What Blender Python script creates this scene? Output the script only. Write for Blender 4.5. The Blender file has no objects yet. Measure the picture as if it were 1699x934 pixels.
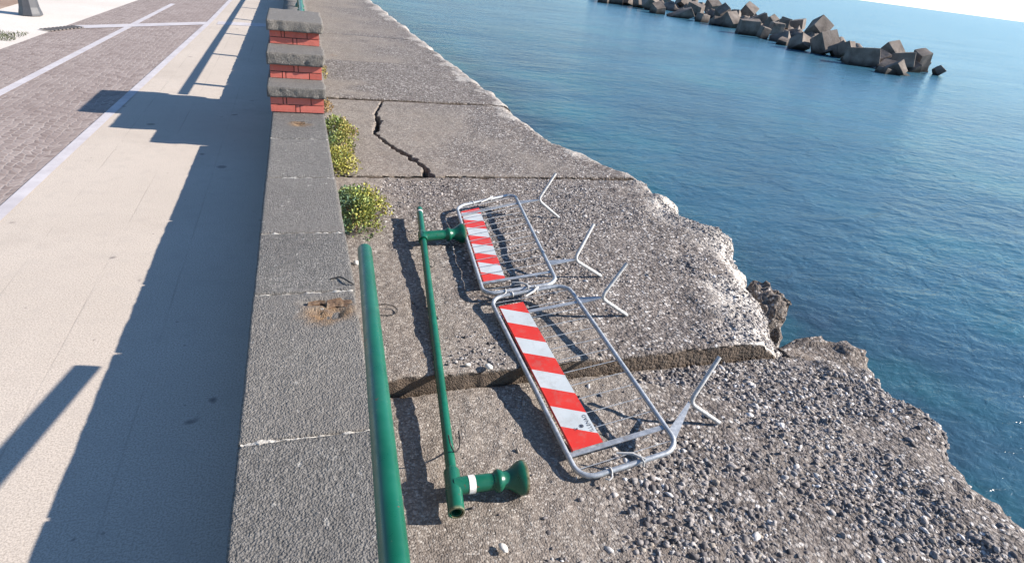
import bpy, bmesh, math, random
import numpy as np
from mathutils import Vector, Matrix, Euler

R = math.radians
scene = bpy.context.scene
COL = scene.collection

# ------------------------------------------------------------------ camera
F_PX, W_PX, H_PX = 1000.0, 1699.0, 934.0
PITCH, ROLL, YAW = R(28.3), R(7.6), R(21.2)
cp, sp, cy, sy = math.cos(PITCH), math.sin(PITCH), math.cos(YAW), math.sin(YAW)
FWD = np.array([sy*cp, cy*cp, -sp])
_r0 = np.array([cy, -sy, 0.0]); _u0 = np.cross(_r0, FWD)
RIGHT = math.cos(ROLL)*_r0 + math.sin(ROLL)*_u0
UP = np.cross(RIGHT, FWD)
CAM_Z = 1.9
cam_d = bpy.data.cameras.new('camera')
cam_d.sensor_fit = 'HORIZONTAL'; cam_d.sensor_width = 36.0
cam_d.lens = 36.0*F_PX/W_PX
cam_d.clip_start = 0.05; cam_d.clip_end = 60000
cam = bpy.data.objects.new('camera', cam_d); COL.objects.link(cam)
M = Matrix(((RIGHT[0], UP[0], -FWD[0], 0), (RIGHT[1], UP[1], -FWD[1], 0), (RIGHT[2], UP[2], -FWD[2], CAM_Z), (0, 0, 0, 1)))
cam.matrix_world = M
scene.camera = cam

# ------------------------------------------------------------------ light
SUN_DIR = Vector((1.74, -0.42, 1.0)).normalized()
EL = math.asin(SUN_DIR.z); AZ = math.atan2(SUN_DIR.x, SUN_DIR.y)
world = bpy.data.worlds.new('World'); scene.world = world; world.use_nodes = True
wt = world.node_tree
sky = wt.nodes.new('ShaderNodeTexSky'); sky.sky_type = 'NISHITA'; sky.sun_disc = False
sky.sun_elevation = EL; sky.sun_rotation = AZ
sky.air_density = 1.0; sky.dust_density = 0.0; sky.ozone_density = 3.0
tint = wt.nodes.new('ShaderNodeMix'); tint.data_type = 'RGBA'; tint.blend_type = 'MULTIPLY'; tint.inputs[0].default_value = 1.0
tint.inputs[7].default_value = (0.90, 0.98, 1.04, 1)      # the blue cast the clear sky has here
wt.links.new(sky.outputs[0], tint.inputs[6])
wt.links.new(tint.outputs[2], wt.nodes['Background'].inputs[0])
wt.nodes['Background'].inputs[1].default_value = 0.080
sun_d = bpy.data.lights.new('sun', 'SUN'); sun_d.energy = 4.6; sun_d.angle = R(0.55)
sun_d.color = (1.0, 0.915, 0.82)
sun = bpy.data.objects.new('sun', sun_d); COL.objects.link(sun)
sun.rotation_euler = SUN_DIR.to_track_quat('Z', 'Y').to_euler()
sun.location = (30, -5, 20)
scene.view_settings.view_transform = 'Standard'
scene.view_settings.look = 'None'
scene.view_settings.exposure = 1.30
scene.view_settings.gamma = 1.0
scene.view_settings.use_curve_mapping = False

# ------------------------------------------------------------------ helpers
def ground(px, py, z):
    """the place on the level plane z that the surveyed picture point looks at"""
    d = RIGHT*(px-W_PX/2) + UP*(H_PX/2-py) + FWD*F_PX
    t = (z-CAM_Z)/d[2]
    return Vector((d[0]*t, d[1]*t, z))

def tag(o, label=None, cat=None, group=None, kind=None):
    if label: o['label'] = label
    if cat: o['category'] = cat
    if group: o['group'] = group
    if kind: o['kind'] = kind
    return o

def empty(name, loc=(0, 0, 0)):
    o = bpy.data.objects.new(name, None); COL.objects.link(o); o.location = loc
    o.empty_display_size = 0.1
    return o

def link(name, me, mat=None, parent=None, smooth=False):
    o = bpy.data.objects.new(name, me); COL.objects.link(o)
    if mat is not None:
        for m in (mat if isinstance(mat, (list, tuple)) else [mat]):
            me.materials.append(m)
    if smooth:
        me.polygons.foreach_set('use_smooth', [True]*len(me.polygons))
    if parent is not None:
        o.parent = parent
        o.matrix_parent_inverse = Matrix.Translation(parent.location).inverted() if parent.type == 'EMPTY' else parent.matrix_world.inverted()
    return o

def mesh_np(name, verts, faces):
    me = bpy.data.meshes.new(name)
    verts = np.asarray(verts, np.float32); faces = np.asarray(faces, np.int32)
    k = faces.shape[1]
    me.vertices.add(len(verts)); me.vertices.foreach_set('co', verts.ravel())
    me.loops.add(faces.size); me.loops.foreach_set('vertex_index', faces.ravel())
    me.polygons.add(len(faces))
    me.polygons.foreach_set('loop_start', np.arange(0, faces.size, k, dtype=np.int32))
    me.polygons.foreach_set('loop_total', np.full(len(faces), k, np.int32))
    me.update(calc_edges=True)
    return me

def mesh_list(name, verts, faces, mats=None):
    me = bpy.data.meshes.new(name)
    me.from_pydata([tuple(v) for v in verts], [], faces); me.update()
    if mats: me.polygons.foreach_set('material_index', mats)
    return me

def attr(me, name, vals):
    a = me.attributes.new(name, 'FLOAT', 'POINT'); a.data.foreach_set('value', np.asarray(vals, np.float32))

def attr_col(me, name, vals):
    a = me.attributes.new(name, 'FLOAT_COLOR', 'POINT'); a.data.foreach_set('color', np.asarray(vals, np.float32).ravel())

# numpy value noise
def _h(ix, iy, iz, s):
    n = (ix*374761393 + iy*668265263 + iz*1274126177 + s*974634221) & 0xFFFFFFFF
    n = ((n ^ (n >> 13))*1274126177) & 0xFFFFFFFF
    n = (n ^ (n >> 16)) & 0xFFFFFFFF
    return n.astype(np.float64)/0xFFFFFFFF*2-1

def noise(x, y, z, s=0):
    x, y, z = np.broadcast_arrays(np.asarray(x, float), np.asarray(y, float), np.asarray(z, float))
    ix, iy, iz = np.floor(x).astype(np.int64), np.floor(y).astype(np.int64), np.floor(z).astype(np.int64)
    fx, fy, fz = x-ix, y-iy, z-iz
    fx, fy, fz = [f*f*f*(f*(f*6-15)+10) for f in (fx, fy, fz)]
    out = 0
    for a in (0, 1):
        for b in (0, 1):
            for c in (0, 1):
                w = (fx if a else 1-fx)*(fy if b else 1-fy)*(fz if c else 1-fz)
                out = out + w*_h(ix+a, iy+b, iz+c, s)
    return out

def fbm(x, y, z, octv=4, s=0, gain=0.5):
    out, a, f = 0, 1.0, 1.0
    for i in range(octv):
        out = out + a*noise(np.asarray(x)*f, np.asarray(y)*f, np.asarray(z)*f, s+i*17); a *= gain; f *= 2.03
    return out

def sstep(a, b, x):
    t = np.clip((np.asarray(x, float)-a)/(b-a), 0, 1); return t*t*(3-2*t)

class MB:
    """collects shapes and builds them as one mesh"""
    def __init__(s): s.v, s.f, s.m = [], [], []
    def add(s, vs, fs, mi=0):
        o = len(s.v); s.v += [Vector(v) for v in vs]; s.f += [tuple(i+o for i in f) for f in fs]; s.m += [mi]*len(fs)
    def box(s, lo, hi, mi=0, rot=None):
        x0, y0, z0 = lo; x1, y1, z1 = hi
        vs = [(x0,y0,z0),(x1,y0,z0),(x1,y1,z0),(x0,y1,z0),(x0,y0,z1),(x1,y0,z1),(x1,y1,z1),(x0,y1,z1)]
        s.add(vs, [(0,3,2,1),(4,5,6,7),(0,1,5,4),(1,2,6,5),(2,3,7,6),(3,0,4,7)], mi)
    def tube(s, pts, r, n=10, closed=False, cap=True, mi=0, inner=None):
        pts = [Vector(p) for p in pts]; N = len(pts)
        rr = r if isinstance(r, (list, tuple)) else [r]*N
        tang = []
        for i in range(N):
            a = pts[(i-1) % N] if closed or i > 0 else pts[0]
            b = pts[(i+1) % N] if closed or i < N-1 else pts[-1]
            tang.append((b-a).normalized())
        t0 = tang[0]
        nrm = t0.orthogonal().normalized()
        vs, fs = [], []
        for i in range(N):
            t = tang[i]
            nrm = (nrm - t*nrm.dot(t)).normalized()
            bn = t.cross(nrm)
            for k in range(n):
                a = 2*math.pi*k/n
                vs.append(pts[i] + (nrm*math.cos(a)+bn*math.sin(a))*rr[i])
        seg = N if closed else N-1
        for i in range(seg):
            j = (i+1) % N
            for k in range(n):
                k2 = (k+1) % n
                fs.append((i*n+k, i*n+k2, j*n+k2, j*n+k))
        if cap and not closed:
            fs.append(tuple(range(n-1, -1, -1))); fs.append(tuple((N-1)*n+k for k in range(n)))
        s.add(vs, fs, mi)
    def lathe(s, p0, p1, prof, n=24, mi=0, cap=True):
        """prof = [(t along p0-p1 in metres, radius)]"""
        p0, p1 = Vector(p0), Vector(p1); ax = (p1-p0).normalized()
        s.tube([p0+ax*t for t, _ in prof], [r for _, r in prof], n, cap=cap, mi=mi)
    def build(s, name, mat=None, parent=None, smooth=True, bevel=0, seg=2, auto=35):
        me = mesh_list(name, s.v, s.f, s.m)
        if bevel:
            bm = bmesh.new(); bm.from_mesh(me)
            bmesh.ops.remove_doubles(bm, verts=bm.verts, dist=1e-6)
            bmesh.ops.bevel(bm, geom=[e for e in bm.edges if len(e.link_faces) == 2 and e.calc_face_angle(0) > 0.5], offset=bevel, segments=seg, affect='EDGES', profile=0.5)
            bm.to_mesh(me); bm.free()
        o = link(name, me, mat, parent, smooth)
        if smooth and auto: me.set_sharp_from_angle(angle=R(auto))
        return o

# ------------------------------------------------------------------ node helpers
class NT:
    def __init__(s, name):
        s.m = bpy.data.materials.new(name); s.m.use_nodes = True
        s.t = s.m.node_tree; s.b = s.t.nodes['Principled BSDF']
        s.c = s.t.nodes.new('ShaderNodeTexCoord').outputs['Object']
    def n(s, typ, **kw):
        nd = s.t.nodes.new('ShaderNode'+typ)
        for k, v in kw.items():
            setattr(nd, k, v)
        return nd
    def put(s, sock, v):
        if isinstance(v, bpy.types.NodeSocket): s.t.links.new(v, sock)
        elif v is not None: sock.default_value = v
    def noise(s, scale, detail=4, rough=0.55, vec=None, dist=0):
        nd = s.n('TexNoise'); s.put(nd.inputs['Vector'], vec or s.c)
        nd.inputs['Scale'].default_value = scale; nd.inputs['Detail'].default_value = detail
        nd.inputs['Roughness'].default_value = rough; nd.inputs['Distortion'].default_value = dist
        return nd.outputs['Fac']
    def vor(s, scale, feature='F1', out='Distance', vec=None, rand=1):
        nd = s.n('TexVoronoi', feature=feature); s.put(nd.inputs['Vector'], vec or s.c)
        nd.inputs['Scale'].default_value = scale; nd.inputs['Randomness'].default_value = rand
        return nd.outputs[out] if out != 'both' else nd
    def map(s, scale=(1, 1, 1), rot=(0, 0, 0), vec=None):
        nd = s.n('Mapping'); s.put(nd.inputs['Vector'], vec or s.c)
        nd.inputs['Scale'].default_value = scale; nd.inputs['Rotation'].default_value = rot
        return nd.outputs[0]
    def ramp(s, fac, stops, interp='LINEAR'):
        nd = s.n('ValToRGB'); s.put(nd.inputs[0], fac); cr = nd.color_ramp; cr.interpolation = interp
        while len(cr.elements) > 1: cr.elements.remove(cr.elements[-1])
        for i, (p, c) in enumerate(stops):
            e = cr.elements[0] if i == 0 else cr.elements.new(p)
            e.position = p
            e.color = (c, c, c, 1) if isinstance(c, (int, float)) else (*c[:3], 1)
        return nd.outputs[0]
    def mix(s, fac, a, b, blend='MIX'):
        nd = s.n('Mix', data_type='RGBA', blend_type=blend)
        s.put(nd.inputs[0], fac)
        for i, v in ((6, a), (7, b)):
            if isinstance(v, (tuple, list)): v = (*v[:3], 1)
            s.put(nd.inputs[i], v)
        return nd.outputs[2]
    def math(s, op, a, b=None, c=None, clamp=False):
        nd = s.n('Math', operation=op, use_clamp=clamp); s.put(nd.inputs[0], a); s.put(nd.inputs[1], b)
        if c is not None: s.put(nd.inputs[2], c)
        return nd.outputs[0]
    def attr(s, name, out='Fac'):
        nd = s.n('Attribute', attribute_name=name); return nd.outputs[out]
    def bump(s, h, strength=0.5, dist=0.01, normal=None):
        nd = s.n('Bump'); s.put(nd.inputs['Height'], h); nd.inputs['Strength'].default_value = strength
        nd.inputs['Distance'].default_value = dist
        if normal is not None: s.put(nd.inputs['Normal'], normal)
        return nd.outputs[0]
    def done(s, col=None, rough=0.8, normal=None, metal=0, spec=0.4):
        if isinstance(col, (tuple, list)): col = (*col[:3], 1)
        s.put(s.b.inputs['Base Color'], col); s.put(s.b.inputs['Roughness'], rough)
        if normal is not None: s.put(s.b.inputs['Normal'], normal)
        s.put(s.b.inputs['Metallic'], metal); s.b.inputs['Specular IOR Level'].default_value = spec
        return s.m

def mat_slab():
    t = NT('quay concrete')
    peb = t.attr('peb')
    big = t.noise(0.9, 5, 0.6); med = t.noise(6, 5, 0.65); fine = t.noise(70, 3, 0.6)
    base = t.ramp(big, [(0.3, (0.169, 0.143, 0.118)), (0.5, (0.217, 0.182, 0.152)), (0.7, (0.256, 0.221, 0.185))])
    base = t.mix(t.ramp(med, [(0.35, 0.55), (0.6, 0.0)]), base, (0.138, 0.113, 0.092))
    base = t.mix(t.ramp(t.noise(3.1, 6, 0.7), [(0.56, 0.0), (0.72, 0.7)]), base, (0.339, 0.305, 0.261))
    v1 = t.vor(36, out='both'); v2 = t.vor(88, out='both')
    sep = t.n('SeparateColor'); t.put(sep.inputs[0], v1.outputs['Color'])
    sep2 = t.n('SeparateColor'); t.put(sep2.inputs[0], v2.outputs['Color'])
    pc = [(0.0, (0.041, 0.034, 0.032)), (0.3, (0.117, 0.100, 0.091)), (0.55, (0.209, 0.182, 0.160)), (0.78, (0.306, 0.275, 0.244)), (0.93, (0.478, 0.450, 0.407)), (1.0, (0.652, 0.620, 0.571))]
    c1 = t.ramp(sep.outputs[0], pc); c2 = t.ramp(sep2.outputs[0], pc)
    m2 = t.math('MULTIPLY', t.ramp(t.noise(2.3, 4, 0.6), [(0.3, 0.4), (0.6, 0.85)]), 0.62)
    col = t.mix(m2, base, c2)
    m1 = t.math('MULTIPLY', peb, t.ramp(v1.outputs['Distance'], [(0.35, 1.0), (0.62, 0.25)]))
    col = t.mix(m1, col, c1)
    rs = t.math('MULTIPLY', t.ramp(t.noise(1.9, 5, 0.7), [(0.64, 0.0), (0.74, 0.55)]), t.math('SUBTRACT', 1.0, peb))
    col = t.mix(rs, col, (0.204, 0.115, 0.058))
    # darker between the grains
    gap = t.math('MULTIPLY', peb, t.ramp(v1.outputs['Distance'], [(0.5, 0.0), (0.8, 0.75)]))
    col = t.mix(gap, col, (0.076, 0.062, 0.052))
    col = t.mix(t.math('MULTIPLY', peb, 0.85), col, t.mix(1.0, col, (0.876, 0.880, 0.920), 'MULTIPLY'))
    whitish = t.attr('whitish')
    col = t.mix(t.math('MULTIPLY', whitish, t.ramp(t.noise(22, 4, 0.7), [(0.35, 0.25), (0.6, 1.0)])), col, (0.672, 0.630, 0.571))  # salt-pale sea rim, with the sunlit slope's brightness put into the colour
    face = t.attr('face')
    col = t.mix(t.math('MULTIPLY', face, 0.92), col, t.mix(fine, (0.055, 0.041, 0.031), (0.157, 0.117, 0.086)))  # brown broken faces, cracks, wet foot; step faces darkened in colour against sunlight
    d1 = t.math('POWER', v1.outputs['Distance'], 2.0)
    h = t.math('MULTIPLY', d1, t.math('MULTIPLY', peb, -1.0))
    h = t.math('ADD', h, t.math('MULTIPLY', t.math('POWER', v2.outputs['Distance'], 2.0), -0.38))
    h = t.math('ADD', h, t.math('MULTIPLY', fine, 0.35))
    h = t.math('ADD', h, t.math('MULTIPLY', med, 0.7))
    return t.done(col, 0.88, t.bump(h, 0.85, 0.015), spec=0.25)

def mat_pebble():
    t = NT('pebble stone')
    col = t.attr('Col', 'Color')
    n = t.noise(90, 4, 0.6)
    col = t.mix(t.ramp(n, [(0.35, 0.5), (0.6, 0.0)]), col, (0.10, 0.088, 0.078))
    return t.done(col, 0.75, t.bump(t.noise(160, 3), 0.35, 0.004), spec=0.3)

def mat_pave():
    t = NT('pavement concrete')
    big = t.noise(0.45, 5, 0.6); fine = t.noise(130, 2, 0.7); med = t.noise(9, 5, 0.65)
    col = t.ramp(big, [(0.3, (0.455, 0.396, 0.335)), (0.7, (0.549, 0.482, 0.415))])
    col = t.mix(t.ramp(fine, [(0.38, 0.75), (0.58, 0.0)]), col, (0.279, 0.240, 0.203))
    col = t.mix(t.ramp(med, [(0.32, 0.45), (0.5, 0.0)]), col, (0.373, 0.328, 0.284))
    spots = t.noise(5.3, 2, 0.4)
    col = t.mix(t.ramp(spots, [(0.20, 0.9), (0.245, 0.0)]), col, (0.166, 0.143, 0.132))
    spots2 = t.vor(1.35)
    col = t.mix(t.ramp(spots2, [(0.04, 0.75), (0.065, 0.0)]), col, (0.176, 0.155, 0.142))
    col = t.mix(t.ramp(t.noise(0.85, 6, 0.7), [(0.55, 0.0), (0.68, 0.35)]), col, (0.330, 0.284, 0.240))
    specks = t.vor(6.5)
    col = t.mix(t.ramp(specks, [(0.035, 0.7), (0.06, 0.0)]), col, (0.200, 0.176, 0.155))
    sx = t.n('SeparateXYZ'); t.put(sx.inputs[0], t.c)
    # slab joints: lines along and across the walk
    def line(sock, step, off, w, k):
        a = t.math('ADD', sock, off); a = t.math('ADD', a, t.math('MULTIPLY', t.math('SUBTRACT', t.noise(3, 3), 0.5), 0.012))
        a = t.math('DIVIDE', a, step); a = t.math('FRACT', a); a = t.math('SUBTRACT', a, 0.5); a = t.math('ABSOLUTE', a)
        a = t.math('SUBTRACT', 0.5, a); a = t.math('MULTIPLY', a, step)
        return t.math('MULTIPLY', t.ramp(a, [(0, 1.0), (w, 0.0)]), k)
    lx = line(sx.outputs[0], 0.44, 0.76+0.005, 0.006, 0.45)
    ly = line(sx.outputs[1], 0.87, -1.92, 0.006, 0.14)
    msk = t.ramp(t.noise(1.1, 3), [(0.4, 0.0), (0.68, 1.0)])
    l = t.math('MULTIPLY', t.math('MAXIMUM', lx, ly), msk)
    col = t.mix(l, col, (0.135, 0.120, 0.102))
    h = t.math('SUBTRACT', t.math('ADD', fine, t.math('MULTIPLY', med, 0.6)), t.math('MULTIPLY', l, 2.0))
    return t.done(col, 0.85, t.bump(h, 0.18, 0.005), spec=0.3)

def mat_far_pave():
    t = NT('pale pavement')
    col = t.ramp(t.noise(0.5, 5, 0.6), [(0.3, (0.52, 0.47, 0.42)), (0.7, (0.62, 0.57, 0.52))])
    col = t.mix(t.ramp(t.noise(60, 3), [(0.35, 0.3), (0.55, 0)]), col, (0.36, 0.32, 0.28))
    return t.done(col, 0.85, t.bump(t.noise(90, 3), 0.3, 0.005), spec=0.3)

def mat_setts():
    t = NT('porphyry setts')
    # rows of small stones laid in scallops: the rows bow in x
    sx = t.n('SeparateXYZ'); t.put(sx.inputs[0], t.c)
    ph = t.math('MULTIPLY', t.math('PINGPONG', t.math('ADD', sx.outputs[0], 50.0), 0.55), 1.0)
    arc = t.math('MULTIPLY', t.math('POWER', ph, 2.0), 0.8)
    yy = t.math('ADD', sx.outputs[1], arc)
    cmb = t.n('CombineXYZ'); t.put(cmb.inputs[0], sx.outputs[0]); t.put(cmb.inputs[1], yy)
    warp = t.n('VectorMath', operation='ADD'); t.put(warp.inputs[0], cmb.outputs[0])
    nz = t.n('TexNoise'); nz.inputs['Scale'].default_value = 7; t.put(nz.inputs['Vector'], t.c)
    sc = t.n('VectorMath', operation='SCALE'); t.put(sc.inputs[0], nz.outputs['Color']); sc.inputs['Scale'].default_value = 0.045
    t.put(warp.inputs[1], sc.outputs[0])
    e = t.vor(14, 'DISTANCE_TO_EDGE', 'Distance', warp.outputs[0], 0.55)
    cell = t.vor(14, 'F1', 'Color', warp.outputs[0], 0.55)
    sep = t.n('SeparateColor'); t.put(sep.inputs[0], cell)
    col = t.ramp(sep.outputs[0], [(0, (0.183, 0.142, 0.127)), (0.5, (0.234, 0.189, 0.172)), (1, (0.277, 0.229, 0.209))])
    col = t.mix(t.ramp(t.noise(0.6, 4), [(0.35, 0.35), (0.65, 0)]), col, (0.203, 0.162, 0.144))
    j = t.ramp(e, [(0.035, 1.0), (0.10, 0.0)])
    jm = t.math('MULTIPLY', j, t.ramp(t.noise(2.2, 4), [(0.35, 0.1), (0.65, 0.85)]))
    col = t.mix(jm, col, (0.359, 0.312, 0.285))
    h = t.math('ADD', t.ramp(e, [(0.02, 0), (0.22, 1)]), t.math('MULTIPLY', t.noise(60, 3), 0.3))
    return t.done(col, 0.8, t.bump(h, 0.25, 0.008), spec=0.3)

def mat_line():
    t = NT('white marble strip')
    col = t.ramp(t.noise(5, 5, 0.65), [(0.35, (0.383, 0.356, 0.367)), (0.65, (0.474, 0.449, 0.459))])
    sx = t.n('SeparateXYZ'); t.put(sx.inputs[0], t.c)
    return t.done(col, 0.7, t.bump(t.noise(80, 3), 0.3, 0.004))

def mat_lava():
    t = NT('hammered lava stone')
    n1 = t.noise(58, 4, 0.8); n2 = t.noise(2.2, 5, 0.6); v = t.vor(130)
    col = t.ramp(n1, [(0.30, (0.063, 0.060, 0.056)), (0.5, (0.150, 0.143, 0.133)), (0.70, (0.320, 0.302, 0.278))])
    col = t.mix(t.ramp(n2, [(0.38, 0.45), (0.65, 0.0)]), col, (0.101, 0.094, 0.089))
    tint = t.attr('tint')
    col = t.mix(t.math('MULTIPLY', tint, 0.35, clamp=True), col, (0.219, 0.200, 0.180))
    rust = t.attr('rust')
    rn = t.noise(14, 5, 0.7)
    col = t.mix(t.math('MULTIPLY', rust, t.ramp(rn, [(0.3, 0.35), (0.6, 1.0)])), col, t.ramp(t.noise(28, 5, 0.7), [(0.3, (0.090, 0.043, 0.019)), (0.5, (0.230, 0.138, 0.068)), (0.7, (0.300, 0.229, 0.152))]))
    col = t.mix(t.ramp(t.noise(24, 2, 0.4), [(0.70, 0.0), (0.76, 0.8)]), col, (0.399, 0.381, 0.349))
    h = t.math('ADD', n1, t.math('MULTIPLY', v, -0.6))
    return t.done(col, 0.85, t.bump(h, 1.0, 0.013), spec=0.3)

def mat_simple(name, stops, scale, rough=0.8, bscale=60, bs=0.3, bd=0.004, metal=0, spec=0.4, detail=5):
    t = NT(name)
    col = t.ramp(t.noise(scale, detail, 0.6), stops)
    return t.done(col, rough, t.bump(t.noise(bscale, 4, 0.6), bs, bd), metal, spec)

def mat_green():
    t = NT('green gloss paint')
    col = t.ramp(t.noise(5, 4), [(0.35, (0.002, 0.070, 0.038)), (0.65, (0.003, 0.098, 0.056))])
    col = t.mix(t.ramp(t.noise(3.2, 5, 0.7), [(0.48, 0.0), (0.7, 0.5)]), col, (0.020, 0.125, 0.085))
    wear = t.ramp(t.noise(34, 5, 0.8), [(0.66, 0.0), (0.70, 1.0)])
    col = t.mix(t.math('MULTIPLY', wear, 0.6), col, (0.12, 0.15, 0.10))
    chip = t.math('MULTIPLY', t.ramp(t.noise(21, 3, 0.6), [(0.70, 0.0), (0.715, 1.0)]), 0.9)
    col = t.mix(chip, col, (0.10, 0.045, 0.022))
    rust = t.attr('rust')
    col = t.mix(rust, col, t.ramp(t.noise(40, 4), [(0.35, (0.09, 0.035, 0.012)), (0.65, (0.34, 0.27, 0.16))]))
    return t.done(col, t.ramp(t.noise(20, 4), [(0.3, 0.24), (0.7, 0.42)]), t.bump(t.noise(25, 3), 0.06, 0.003), spec=0.5)

def mat_galv():
    t = NT('galvanised steel')
    col = t.ramp(t.noise(30, 5, 0.65), [(0.35, (0.30, 0.32, 0.34)), (0.65, (0.50, 0.52, 0.54))])
    col = t.mix(t.ramp(t.noise(9, 5, 0.7), [(0.56, 0), (0.72, 0.65)]), col, (0.20, 0.17, 0.15))
    col = t.mix(t.ramp(t.noise(17, 5, 0.75), [(0.67, 0), (0.72, 0.8)]), col, (0.19, 0.09, 0.045))
    return t.done(col, 0.48, t.bump(t.noise(120, 3), 0.12, 0.002), 0.55, 0.5)

def mat_sea():
    t = NT('sea water')
    sx = t.n('SeparateXYZ'); t.put(sx.inputs[0], t.c)
    big = t.noise(0.16, 4, 0.55)
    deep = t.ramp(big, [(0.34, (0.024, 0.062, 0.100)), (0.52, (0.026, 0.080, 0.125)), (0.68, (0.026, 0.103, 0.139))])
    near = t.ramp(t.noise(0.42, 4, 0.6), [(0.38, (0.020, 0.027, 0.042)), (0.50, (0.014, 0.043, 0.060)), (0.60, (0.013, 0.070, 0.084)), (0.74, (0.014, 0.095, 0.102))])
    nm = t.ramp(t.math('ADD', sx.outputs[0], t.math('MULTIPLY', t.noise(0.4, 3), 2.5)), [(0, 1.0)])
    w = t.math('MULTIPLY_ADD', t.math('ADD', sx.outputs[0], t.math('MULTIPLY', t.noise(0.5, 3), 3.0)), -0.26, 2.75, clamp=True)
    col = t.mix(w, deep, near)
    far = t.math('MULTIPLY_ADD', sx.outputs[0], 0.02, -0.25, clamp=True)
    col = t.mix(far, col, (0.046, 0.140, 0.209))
    a = t.map((1.0, 1.7, 1.0), (0, 0, R(24)))
    w1 = t.noise(1.1, 3, 0.55, a, 0.4); w2 = t.noise(4.2, 4, 0.6, a, 0.5); w3 = t.noise(0.16, 3, 0.5, a)
    h = t.math('ADD', t.math('MULTIPLY', w1, 1.0), t.math('MULTIPLY', w2, 0.34))
    h = t.math('ADD', h, t.math('MULTIPLY', w3, 1.6))
    gust = t.ramp(t.noise(0.045, 4, 0.6, t.map((1, 2.2, 1), (0, 0, R(30)))), [(0.35, 0.55), (0.65, 1.15)])
    h = t.math('MULTIPLY', h, gust)
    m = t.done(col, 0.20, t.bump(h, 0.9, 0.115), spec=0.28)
    t.b.inputs['IOR'].default_value = 1.333
    return m

def mat_leaf():
    t = NT('samphire leaves')
    geo = t.n('NewGeometry').outputs['Random Per Island']
    c = t.attr('Col', 'Color')
    v = t.ramp(geo, [(0, 0.55), (1, 1.35)])
    col = t.mix(1.0, c, v, 'MULTIPLY')
    m = t.done(col, 0.55, spec=0.35)
    t.b.inputs['Subsurface Weight'].default_value = 0.0
    return m

def mat_sheet(name, c0, c1):
    t = NT(name)
    col = t.ramp(t.noise(6, 4), [(0.3, c0), (0.7, c1)])
    col = t.mix(t.ramp(t.noise(11, 6, 0.75), [(0.50, 0.0), (0.72, 0.4)]), col, (0.24, 0.21, 0.18))
    col = t.mix(t.ramp(t.noise(70, 4, 0.7, t.map((1, 0.12, 1))), [(0.66, 0.0), (0.74, 0.4)]), col, (0.22, 0.19, 0.17))
    return t.done(col, 0.42, t.bump(t.noise(9, 3), 0.1, 0.004), spec=0.45)

def mat_brick():
    t = NT('red painted brick')
    geo = t.n('NewGeometry').outputs['Random Per Island']
    col = t.ramp(geo, [(0, (0.46, 0.10, 0.075)), (0.5, (0.54, 0.13, 0.095)), (1, (0.60, 0.16, 0.12))])
    col = t.mix(t.ramp(t.noise(30, 5, 0.7), [(0.54, 0), (0.72, 0.6)]), col, (0.46, 0.22, 0.17))
    col = t.mix(t.ramp(t.noise(11, 5, 0.7), [(0.52, 0), (0.7, 0.5)]), col, (0.26, 0.075, 0.06))
    return t.done(col, 0.75, t.bump(t.noise(80, 4), 0.3, 0.004))

def mat_block():
    t = NT('weathered breakwater concrete')
    sx = t.n('SeparateXYZ'); 
    g = t.n('NewGeometry'); t.put(sx.inputs[0], g.outputs['Position'])
    col = t.ramp(t.noise(0.9, 6, 0.65, g.outputs['Position']), [(0.32, (0.086, 0.069, 0.059)), (0.5, (0.156, 0.129, 0.110)), (0.7, (0.226, 0.195, 0.172))])
    wet = t.math('MULTIPLY_ADD', t.math('ADD', sx.outputs[2], t.math('MULTIPLY', t.noise(1.5, 4), 0.5)), -2.2, -4.2, clamp=True)
    col = t.mix(wet, col, (0.023, 0.020, 0.018))
    return t.done(col, 0.85, t.bump(t.noise(5, 6, 0.7), 0.6, 0.06), spec=0.3)

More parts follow.
